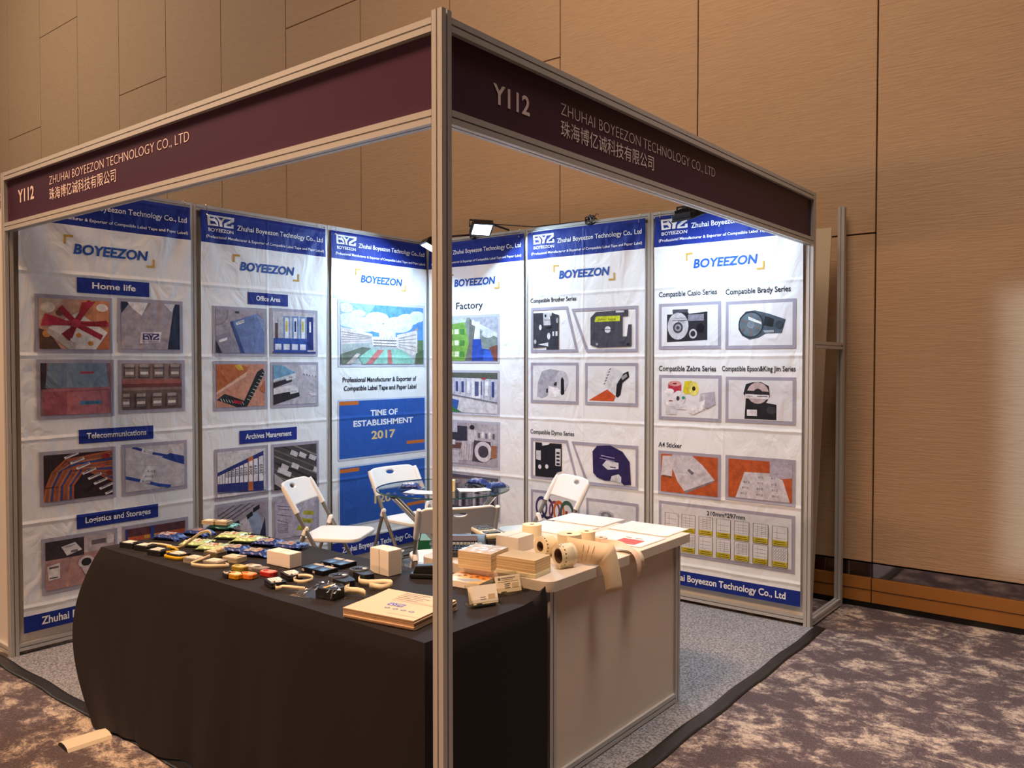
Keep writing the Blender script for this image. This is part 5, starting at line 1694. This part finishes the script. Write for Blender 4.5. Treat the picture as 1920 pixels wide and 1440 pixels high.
# ---------------------------------------------------------------- brochures
c0, th, lu, lw, h, sg = foot((651.5, 1154.5), (776.7, 1183), (848.4, 1143), 1164, TP)
MAILER = mat('cream_mailer', 'D9BFA0', 0.7)
MLINE = mat('mailer_fold', 'B98F66', 0.8)
NB = 9
for k in range(NB):
    e1, e2 = Vector((math.cos(th), math.sin(th), 0)), Vector((-math.sin(th), math.cos(th), 0)) * sg
    rnd = random.Random(40 + k)
    dx, dy = rnd.uniform(-.003, .003), rnd.uniform(-.003, .003)
    t = thing('brochure', 'cream printed brochure on top of the stack beside the corner post' if k == NB - 1 else 'cream brochure in the stack beside the corner post, under the top one', 'brochure',
              (c0.x + dx, c0.y + dy, c0.z + k * h / NB), th, 'cream brochures in a stack')
    hk = h / NB * 0.94
    m = MB()
    def top_(u, v, zo):
        x, y = (u - 0.5) * lu, sg * (v - 0.5) * lw
        lift = 0.012 * max(0, v - 0.55) ** 1.5 * (k / NB) + 0.004 * max(0, u - 0.6) * (k / NB)
        return (x, y, zo + lift)
    m.grid(lambda u, v: top_(u, v, hk), 10, 14, MAILER)
    m.grid(lambda u, v: top_(u, v, 0), 10, 14, MAILER)
    for fn_ in (lambda u, v: top_(u, 0, hk * v), lambda u, v: top_(u, 1, hk * v)):
        m.grid(fn_, 10, 2, MAILER if k % 2 else MLINE)
    for fn_ in (lambda u, v: top_(0, u, hk * v), lambda u, v: top_(1, u, hk * v)):
        m.grid(fn_, 14, 2, MAILER if k % 2 else MLINE)
    m.build('cover', t, weld=True, smooth=30)
    if k == NB - 1:
        mp = lambda x, y, l: tuple(Vector(top_(1 - x, y, hk)) + Vector((0, 0, 0.0006 + l)))
        m = MB()
        draw(m, logo_shapes('3A3A9C', 'D9BFA0'), lambda x, y, l: mp(.36 + .22 * x, .40 + .12 * y, l), 1.6, ink=Q, dL=0.0001)
        m.build('logo', t, fix=False)
        m = MB()
        draw(m, [('l', [(.3, .62), (.92, .62)], .006, '5A4A3A')] + [('l', [(.3, .70 + i * .06), (.62 + .05 * (i % 3), .70 + i * .06)], .012, '8A6A4C') for i in range(5)] + [('r', .3, .66, .9, .665, '8A6A4C'), ('l', [(.55, .12), (.98, .12)], .006, '9A7A5C')], mp, lu / lw, ink=Q, dL=0.0001)
        m.build('printed_lines', t, fix=False)
        for i in range(4):
            m = MB()
            draw(m, [('e', .44 + i * .115, .30, .038, .030, '6A5A66'), ('e', .44 + i * .115, .30, .02, .015, 'B8A49A')], mp, lu / lw, ink=Q, dL=0.0001)
            m.build('icon', t, fix=False)

# ---------------------------------------------------------------- cards right of the post
c0, th, lu, lw, h, sg = foot((834, 1094.5), (904.3, 1105.2), (938, 1090), 1094, TP)
t = thing('postcard_stack', 'stack of picture cards with an orange and blue print, just right of the corner post', 'card stack', (c0.x, c0.y - 0.018, c0.z), th)
m = MB()
m.box((0, 0, h / 2), (lu, lw, h), PAPER)
m.build('cards', t)
m = MB()
mp = lambda x, y, l: ((0.5 - x) * lu, sg * (y - 0.5) * lw, h + 0.0005 + l)
draw(m, [('r', 0, 0, 1, 1, 'E8B880'), ('r', 0, 0, .7, .42, 'E6DCD0'), ('p', [(.25, .2), (.75, .5), (.95, .3), (.6, .05)], '9FB0BC'), ('p', [(.5, .55), (.95, .45), (1, .9), (.6, 1)], 'D88A40')] + [('e', .2 + .11 * i, .55 + .22 * ((i * 7) % 3) / 2, .045, .06, ('8A5A28', '4A3420', 'B4743A')[i % 3]) for i in range(7)] + [('l', [(.06, .16), (.2, .16)], .04, '4A4A54')], mp, lu / lw, ink=Q, dL=0.0001)
m.build('printed_top', t, fix=False)

ACR = clearmat('acrylic', 'F6F6F2', gloss=0.03, ior=1.2, rough=0.02)
def holder(label, clabel, px, py, deg, thick, w_=0.098, ch=0.056):
    p = at(px, py, TP)
    t = thing('card_holder', label, 'card holder', (p.x, p.y, TP), R(deg), 'clear business card holders')
    tilt = Matrix.Rotation(R(-20), 3, 'X')
    m = MB()
    m.box((0, 0, 0.0015), (w_ + 0.008, 0.066, 0.003), ACR)
    m.build('base_plate', t)
    m = MB()
    m.box(Vector((0, -0.030, 0.004)) + tilt @ Vector((0, 0, 0.012)), (w_ + 0.006, 0.002, 0.024), ACR, rot=tilt)
    m.build('front_lip', t)
    m = MB()
    m.box(Vector((0, 0.010, 0.004)) + tilt @ Vector((0, 0, 0.033)), (w_ + 0.006, 0.002, 0.066), ACR, rot=tilt)
    m.build('back_plate', t)
    for s in (-1, 1):
        m = MB()
        m.add([(s * (w_ / 2 + 0.003), -0.031, 0.003), (s * (w_ / 2 + 0.003), 0.012, 0.003), (s * (w_ / 2 + 0.003), 0.034, 0.064), (s * (w_ / 2 + 0.003), -0.012, 0.045)], [(0, 1, 2, 3)], ACR)
        m.build('side_plate', t, solid=0.002)
    c_ = thing('business_cards', clabel, 'business cards', (p.x, p.y, TP + 0.010), R(deg), 'business card blocks in the clear holders')
    m = MB()
    y0 = -0.0275
    m.box(Vector((0, y0 + thick / 2, 0.0)) + tilt @ Vector((0, 0, ch / 2 + 0.001)), (w_ - 0.006, thick, ch), PAPER, rot=tilt)
    m.build('cards', c_)
    m = MB()
    fp = lambda x, y, l: tuple(Vector((0, y0, 0)) + tilt @ Vector(((x - .5) * (w_ - .006), -0.0005 - l, 0.001 + y * ch)))
    draw(m, [('r', 0, 0, 1, 1, 'E8D4B0'), ('r', .06, .76, .16, .92, '5A5A6A'), ('l', [(.2, .88), (.8, .88)], .05, '6A6258'), ('l', [(.2, .78), (.7, .78)], .04, '8A7E70'), ('l', [(.04, .66), (.9, .66)], .02, '3A342E'), ('l', [(.3, .52), (.55, .52)], .05, '5A5248'), ('l', [(.3, .4), (.5, .4)], .04, '5A5248'), ('l', [(.3, .28), (.52, .28)], .04, '6A6258'), ('r', .62, .26, .9, .54, 'C8B08A'), ('r', .12, .02, .34, .07, '2A2622')], fp, 1.6, ink=Q, dL=0.0001)
    m.build('printed_face', c_, fix=False)
holder('clear card holder in front, filled with a thick block of cards', 'thick block of business cards filling the front clear holder', 905, 1134, 66, 0.034)
holder('clear card holder behind, half empty, against the counter', 'thin set of business cards in the rear half-empty holder', 950, 1112, 66, 0.012)

# ================================================================== GOODS ON THE COUNTER
KP = CZ + 0.0005
ROLLP = mat('roll_paper', 'F0E0BC', 0.65)
CORE = mat('roll_core', '6A4A30', 0.8)

def roll(label, loc, axis, ro, ri, wd, marks=False, paper=None):
    t = thing('label_roll', label, 'label roll', loc, 0, 'paper label rolls on the counter')
    a = Vector(axis).normalized()
    rot = a.to_track_quat('Z', 'Y').to_matrix().to_4x4()
    m = MB()
    pr_ = [(ri, 0), (ro, 0)] + [(ro, wd)] + [(ri, wd)]
    m.lathe(pr_, paper or ROLLP, 40, rot, close=True)
    m.build('paper', t, smooth=40, bevel=0.0006)
    m = MB()
    m.lathe([(ri * 0.9, 0.0004), (ri, 0.0004), (ri, wd - 0.0004), (ri * 0.9, wd - 0.0004)], CORE, 28, rot, close=True)
    m.build('core', t, smooth=40)
    if marks:
        m = MB()
        for k in range(18):
            an = 2 * PI * k / 18
            e = Matrix.Rotation(an, 4, 'Z')
            q = [rot @ (e @ Vector((ro + 0.0006, y, z))) for y, z in ((-.0028, .004), (.0028, .004), (.0028, .0095), (-.0028, .0095))]
            m.add(q, [(0, 1, 2, 3)], BLK)
        m.build('sensing_marks', t)
    return t
p = at(997.5, 1008, KP)
stand = roll('upright roll of fanfold labels behind the white carton on the counter', (p.x, p.y, KP), (0, 0, 1), 0.043, 0.010, 0.060)
p = at(1013, 1044, KP)
ro = 0.040
roll('label roll on its side with black holes, left of two touching', (p.x - 0.004, p.y + 0.004, KP + ro), (0.22, 0.97, 0.0), ro, 0.020, 0.062, True)
p = at(1052, 1064, KP)
rb = roll('label roll on its side with black holes, right of two touching, tail uncurling in front', (p.x - 0.01, p.y - 0.004, KP + ro + 0.003), (0.34, 0.94, 0.0), ro + 0.003, 0.028, 0.060, True)
m = MB()
ax = Vector((0.34, 0.94, 0)).normalized()
sd = Vector((0.94, -0.34, 0))
pts = [tuple(sd * (0.0435 * math.cos(R(a))) + Vector((0, 0, 0.0435 * math.sin(R(a))))) for a in range(60, -60, -12)] + [tuple(sd * 0.03 + Vector((0, 0, -0.041))), tuple(sd * 0.0 + Vector((0, 0, -0.0425)))]
m.ribbon([Vector(q) + ax * -0.012 for q in pts], ax * 0.060, ROLLP)
m.build('tail', rb, smooth=60, solid=0.0004)

p = at(1062, 1050, KP)
TRH = 0.098
tall = roll('tall upright label roll with a broad printed strip drawn across the counter edge', (p.x - 0.01, p.y + 0.035, KP), (0, 0, 1), 0.048, 0.012, TRH)
base = Vector((p.x - 0.01, p.y + 0.035, KP))
STRIPM = mat('label_strip', 'E8CDA6', 0.6)
edge = Vector((2.985, -2.06, 0)) - Vector((base.x, base.y, 0))
p0 = Vector((-0.047, -0.012, 0))
path, wid = [], []
for k in range(15):
    u = k / 14
    q = p0.lerp(Vector((edge.x + 0.010, edge.y - 0.075, 0)), u) + Vector((0.010, -0.030, 0)) * math.sin(PI * u)
    lean = max(0, u - 0.45) / 0.55
    path.append(q + Vector((0, 0, 0.002 + 0.004 * lean)))
    wid.append(Vector((0.028 * lean, 0.060 * lean ** 1.5, (TRH - 0.004) * (1 - 0.25 * lean ** 2))))
e_, w_ = path[-1], wid[-1]
for k in range(1, 9):
    u = k / 8
    path.append(e_ + Vector((0.026 * math.sin(u * PI / 2), 0.006 * u, -0.105 * u ** 1.4)))
    wid.append(w_.lerp(Vector((0.020, 0.086, 0.0)), min(1, u * 1.3)))
m = MB()
m.ribbon(path, wid, STRIPM)
ls = m.build('strip', tall, smooth=70, solid=0.0004)
m = MB()
for u in (0.10, 0.2, 0.30, 0.62, 0.7, 0.78):
    i = int(u * 14)
    a, b = Vector(path[i]), Vector(path[i + 1])
    q = a.lerp(b, u * 14 - i)
    wv = wid[i].lerp(wid[i + 1], u * 14 - i)
    dn = (b - a).normalized()
    nn = dn.cross(wv.normalized())
    nn = nn if nn.dot(CAM - (base + q)) > 0 else -nn
    for s0, s1 in ((.12, .42), (.48, .8)):
        c1, c2 = q + wv * s0 + nn * 0.0012, q + wv * s1 + nn * 0.0012
        m.add([c1, c1 + dn * 0.0022, c2 + dn * 0.0022, c2], [(0, 1, 2, 3)], Q('B08E6A'))
m.build('printed_lines', tall)
p = at(1100, 1022, KP)
mid = roll('medium upright label roll behind the tall roll', (p.x, p.y, KP), (0, 0, 1), 0.036, 0.010, 0.060)
p = at(1127, 1026, KP)
sm = roll('small upright label roll with a pink-lettered strip arching over the counter edge', (p.x, p.y, KP), (0, 0, 1), 0.026, 0.009, 0.042, paper=mat('pinkish_paper', 'E4C4AC', 0.6))
b0 = Vector((p.x, p.y, KP))
tgt = Vector((3.0, -1.86, 0))
rel = Vector((tgt.x - b0.x, tgt.y - b0.y, 0))
path = [Vector((0.0, -0.026, 0.002)), Vector((0.03, -0.024, 0.004)), Vector((0.06, -0.022, 0.010)), Vector((0.095, -0.03, 0.018))]
path += [rel + Vector((-0.055, -0.03, 0.022)), rel + Vector((-0.02, -0.035, 0.018)), rel + Vector((0.006, -0.035, 0.002)), rel + Vector((0.020, -0.035, -0.03)), rel + Vector((0.022, -0.034, -0.07)), rel + Vector((0.010, -0.03, -0.105))]
wid = [Vector((0, 0.002, 0.040)), Vector((0, 0.006, 0.038)), Vector((0.004, 0.02, 0.032)), Vector((0.006, 0.032, 0.022)), Vector((0.008, 0.04, 0.006)), Vector((0.006, 0.042, 0.0)), Vector((0.0, 0.042, 0.0)), Vector((-0.002, 0.042, 0.0)), Vector((-0.004, 0.042, 0.0)), Vector((-0.006, 0.040, 0.006))]
m = MB()
m.ribbon(path, wid, mat('pinkish_paper', 'E4C4AC', 0.6))
m.build('strip', sm, smooth=70, solid=0.0004, subsurf=2)
p = at(1150, 1034, KP)
tape_thing('cream label strip bowed over the counter edge beside the sheet with the red block', [(0.0, 0.0, 0.002), (0.04, 0.01, 0.006), (0.08, 0.016, 0.005), (2.992 - p.x, 0.02, 0.0), (3.004 - p.x, 0.022, -0.02), (3.006 - p.x, 0.024, -0.055)], (0.004, 0.045, 0), (p.x, p.y, KP), ROLLP)

FILM = clearmat('shrink_film', 'FFFFFF', gloss=0.03, rough=0.2, ior=1.15)
# block of labels in film, bare block of labels on its tray, carton
c0, th, lu, lw, h, sg = foot((858.5, 1063.5), (921, 1072.2), (953, 1057), 1040, KP)
t = thing('label_block', 'block of cream labels shrink-wrapped in clear film on the counter', 'label stack', (c0.x, c0.y, c0.z), th)
m = MB()
nl = 14
for k in range(nl):
    m.box((0.0004 * ((k * 5) % 3 - 1), 0.0006 * ((k * 7) % 3 - 1), h * (k + 0.5) / nl), (lu * 0.985, lw * 0.985, h / nl * 0.94), mat('label_layer_' + str(k % 2), ('F0DAB0', 'E6C896')[k % 2], 0.7))
m.build('labels', t)
m = MB()
rnd = random.Random(9)
m.grid(lambda u, v: ((u - .5) * lu * 1.004, (v - .5) * lw * 1.004, h + 0.0015 + 0.0025 * rnd.random()), 12, 10, FILM)
for sx in (-1, 1):
    m.grid(lambda u, v, sx=sx: (sx * (lu / 2 + 0.0012 + 0.001 * rnd.random()), (u - .5) * lw * 1.004, h * v), 6, 4, FILM)
    m.grid(lambda u, v, sx=sx: ((u - .5) * lu * 1.004, sx * (lw / 2 + 0.0012 + 0.001 * rnd.random()), h * v), 6, 4, FILM)
m.build('film', t)
c0, th, lu, lw, h, sg = foot((931, 1073), (1003.6, 1085.5), (1032, 1072), 1052.4, KP)
t = thing('label_block', 'neat block of blank cream labels standing on a pale tray at the counter front', 'label stack', (c0.x, c0.y, c0.z), th)
m = MB()
m.box((0, 0, h * 0.12), (lu * 1.0, lw * 1.0, h * 0.24), mat('pale_tray', 'E8DDB4', 0.4))
m.build('tray', t, bevel=0.002)
m = MB()
for k in range(10):
    m.box((0, 0.0005 * ((k * 7) % 3 - 1), h * (0.24 + 0.76 * (k + 0.5) / 10)), (lu * 0.97, lw * 0.97, h * 0.076 * 0.96), mat('label_layer_c' + str(k % 2), ('ECD2A2', 'DDBE8A')[k % 2], 0.7))
m.build('labels', t)
f = foot((931, 1029), (972, 1036.5), (999, 1027), 1010, KP)
carton('small_carton', 'low white carton on the counter beside the upright roll', 'carton', f, CARD)

# A4 sheets
def sheet(label, x, y, deg, k, shapes):
    t = thing('label_sheet', label, 'sheet', (x, y, KP + 0.0005 + 0.002 * k), R(deg), 'A4 label sheets on the counter')
    m = MB()
    m.grid(lambda u, v: ((u - .5) * 0.305, (v - .5) * 0.225, 0.0006 * math.sin(u * 7 + k) * math.sin(v * 5) + 0.0012), 12, 8, WHITE)
    m.build('paper', t, smooth=60, solid=0.0012)
    m = MB()
    draw(m, shapes, lambda a, b, l: ((a - .5) * 0.305, (b - .5) * 0.225, 0.0032 + l), 1.35, ink=Q, dL=0.0001)
    m.build('printed_lines', t, fix=False)
GRD = [('l', [(.05, .1 + .2 * i), (.95, .1 + .2 * i)], .006, 'B8B8BC') for i in range(5)] + [('l', [(.05 + .3 * i, .1), (.05 + .3 * i, .9)], .006, 'B8B8BC') for i in range(4)] + [('l', [(.1 + .3 * i, .2 + .2 * j), (.25 + .3 * i, .2 + .2 * j)], .012, '9A9AA4') for i in range(3) for j in range(4)]
sheet('white label sheet at the back of the counter nearest the chair', 2.445, -1.385, 2, 0, GRD)
sheet('white label sheet on the counter behind the upright fanfold roll', 2.455, -1.640, 1, 0, GRD)
sheet('white label sheet overhanging the back right end of the counter', 2.790, -1.390, 0, 0, GRD)
sheet('white label sheet with a red block, along the outer counter edge', 2.805, -1.645, 0, 0, [('r', .52, .1, .86, .5, 'D86058'), ('l', [(.56, .4), (.82, .4)], .03, 'B83A34'), ('l', [(.56, .25), (.8, .25)], .03, 'B83A34'), ('r', .5, .6, .6, .64, 'B0B0A8'), ('r', .66, .6, .78, .64, 'B0B0A8')])

# label printers
p = at(866, 1036, KP)
t = thing('label_printer', 'black desktop label maker with a keyboard, just right of the corner post', 'label printer', (p.x, p.y, KP), R(38))
m = MB()
prof = [(-0.085, 0.0), (0.085, 0.0), (0.085, 0.058), (0.03, 0.062), (-0.01, 0.040), (-0.085, 0.022)]
Lk = 0.19
m.add([(x, y, z) for x in (-Lk / 2, Lk / 2) for y, z in prof], [tuple(range(6)), tuple(range(11, 5, -1))] + [(i, (i + 1) % 6, (i + 1) % 6 + 6, i + 6) for i in range(6)], DGR)
m.build('body', t, bevel=0.004, smooth=40)
def slope(u, v):
    y = -0.08 + 0.07 * v
    return (-0.082 + 0.164 * u, y, 0.0235 + 0.0175 * v)
for r_ in range(4):
    for k in range(11):
        q = slope((k + 0.5) / 11, (r_ + 0.45) / 4)
        m = MB()
        m.box((q[0], q[1], q[2] + 0.002), (0.0115, 0.0125, 0.006), Q('D8CDB0') if r_ == 3 else BLK)
        m.build('key', t)
m = MB()
q = Matrix.Rotation(R(29), 3, 'X')
m.box((0, 0.012, 0.0545), (0.125, 0.030, 0.004), mat('lcd_grey', '7C7680', 0.2), rot=q)
m.build('display', t)
p = at(914, 1017, KP)
t = thing('label_printer', 'cream handheld label maker with a greenish display, behind the wrapped labels', 'label printer', (p.x, p.y, KP), R(-118))
m = MB()
outl = [(-0.040, -0.10), (0.040, -0.10), (0.046, -0.02), (0.050, 0.06), (0.040, 0.10), (-0.040, 0.10), (-0.050, 0.06), (-0.046, -0.02)]
m.prism(outl, 0.0, 0.034, DGR)
m.build('base_shell', t, bevel=0.006, smooth=40)
m = MB()
m.prism(outl, 0.034, 0.052, mat('cream_plastic', 'D9CBA8', 0.4))
m.build('cover', t, bevel=0.006, smooth=40)
m = MB()
m.box((0, 0.045, 0.0535), (0.066, 0.048, 0.004), BLK)
m.box((0, 0.045, 0.056), (0.052, 0.034, 0.002), mat('lcd_green', '7E8460', 0.15))
m.build('display', t, bevel=0.001)
for r_ in range(4):
    for k in range(5):
        m = MB()
        m.box((-0.028 + 0.014 * k, -0.085 + 0.022 * r_, 0.0535), (0.010, 0.012, 0.004), mat('green_key', '4E6A5C', 0.4) if r_ == 3 else DGR)
        m.build('key', t)
# small black box put in for the dark spot beside the post
p = at(800, 1082, TP)
t = thing('dark_spot_box', 'black tape dispenser on the black cloth, mostly behind the corner post', 'dispenser', (p.x, p.y, TP), R(30))
m = MB()
m.prism([(-0.06, -0.03), (0.06, -0.03), (0.06, 0.03), (-0.06, 0.03)], 0, 0.018, BLK)
m.build('base', t, bevel=0.004)
m = MB()
m.prism([(-0.05, 0.018), (0.05, 0.018), (0.03, 0.05), (-0.04, 0.045)], -0.02, 0.02, BLK, Matrix.Rotation(PI / 2, 4, 'X'))
m.build('housing', t, bevel=0.004)

# ================================================================== GOODS ON THE GLASS TABLE AND BEHIND
GP = GZ + 0.0008
for lab, x, y, d, mt, pm in (('dark blue pouch on the glass table, left of the corner post', 0.93, -1.11, 40, BLUEF, Q('C8CCDC')),
                             ('dark blue pouch at the back of the glass table, right of the corner post', 1.14, -0.70, 10, BLUEF, Q('8E94B0')),
                             ('crumpled blue pouch at the right rim of the glass table', 1.34, -0.75, 60, BLUEF, Q('6A78A8'))):
    pouch(lab, x * 500, y * 500, d, mt, pm, L=0.14, W=0.09, H=0.035, hang=False, z=GP, loc=(x, y, GP), group='blue pouches on the glass table')
for lab, x, y, d in (('white leaflet under the pouch on the left of the glass table', 1.10, -1.17, 20), ('white leaflet lying open on the right of the glass table', 1.285, -0.90, 50)):
    t = thing('leaflet', lab, 'leaflet', (x, y, GP), R(d), 'white leaflets on the glass table')
    m = MB()
    m.grid(lambda u, v: ((u - .5) * .20, (v - .5) * .13, 0.001 + 0.008 * abs(u - .5)), 10, 4, WHITE)
    m.build('paper', t, solid=0.0008)
    m = MB()
    for k in range(4):
        m.grid(lambda u, v, k=k: (-.08 + .06 * u + .09 * (k % 2), -.04 + .03 * k + .006 * v, 0.0032 + 0.008 * abs(-.08 + .06 * u + .09 * (k % 2)) / .2), 3, 1, Q('6A7088'))
    m.build('printed_lines', t, fix=False)
t = thing('memo_pad', 'pale yellow memo block standing on the glass table right of the corner post', 'memo pad', (1.20, -1.02, GP), R(38))
m = MB()
m.box((0, 0, 0.035), (0.05, 0.05, 0.07), mat('yellow_paper', 'EFE2A0', 0.6))
m.build('block', t, bevel=0.001)
m = MB()
m.tube([(0.04 * math.cos(a * .5) + .012 * math.sin(a * 1.3), 0.025 * math.sin(a * .5), 0.006 + 0.010 * abs(math.sin(a * .9))) for a in range(26)], 0.005, BLK, 6)
tag(m.build('cable_coil', loc=(1.235, -0.80, GP), smooth=60), 'black cable bunch lying on the glass table by the blue pouch', 'cable')
# cartons on the floor in the back corner
GRN = mat('green_carton', '1F7A42', 0.5)
t = thing('green_carton', 'green carton on the grey carpet in the back corner, seen past the near chair leg', 'carton', (0.34, -0.275, FLOORZ), R(42))
m = MB()
m.box((0, 0, 0.10), (0.30, 0.22, 0.20), GRN)
m.build('body', t, bevel=0.002)
m = MB()
m.box((0, 0, 0.203), (0.302, 0.222, 0.006), mat('pale_green_card', '9CBFA4', 0.55))
m.build('lid', t, bevel=0.002)
t = thing('white_bin', 'pale grey bin standing behind the green carton in the back corner', 'bin', (0.13, -0.135, FLOORZ))
m = MB()
m.lathe([(0.0, 0.0), (0.060, 0.0), (0.073, 0.27), (0.069, 0.27), (0.056, 0.01), (0.0, 0.01)], mat('pale_grey_plastic', 'C4CCD4', 0.4), 28)
m.build('body', t, smooth=40)
for k, (x, y, s, lab) in enumerate(((0.24, -0.62, 0.06, 'white cup left of the green carton on the carpet'), (0.13, -0.46, 0.05, 'smaller white cup against the left wall on the carpet'))):
    t = thing('paper_cup', lab, 'cup', (x, y, FLOORZ), 0, 'white cups by the green carton')
    m = MB()
    m.lathe([(0.0, 0.0), (s * 0.7, 0.0), (s, s * 2.0), (s * 0.95, s * 2.0), (s * 0.66, 0.006), (0.0, 0.006)], WHITE, 24)
    m.build('body', t, smooth=40)
    m = MB()
    m.lathe([(s * 0.95, s * 1.97), (s * 1.04, s * 1.97), (s * 1.04, s * 2.06), (s * 0.95, s * 2.06)], WHITE, 24, close=True)
    m.build('rim', t, smooth=40)
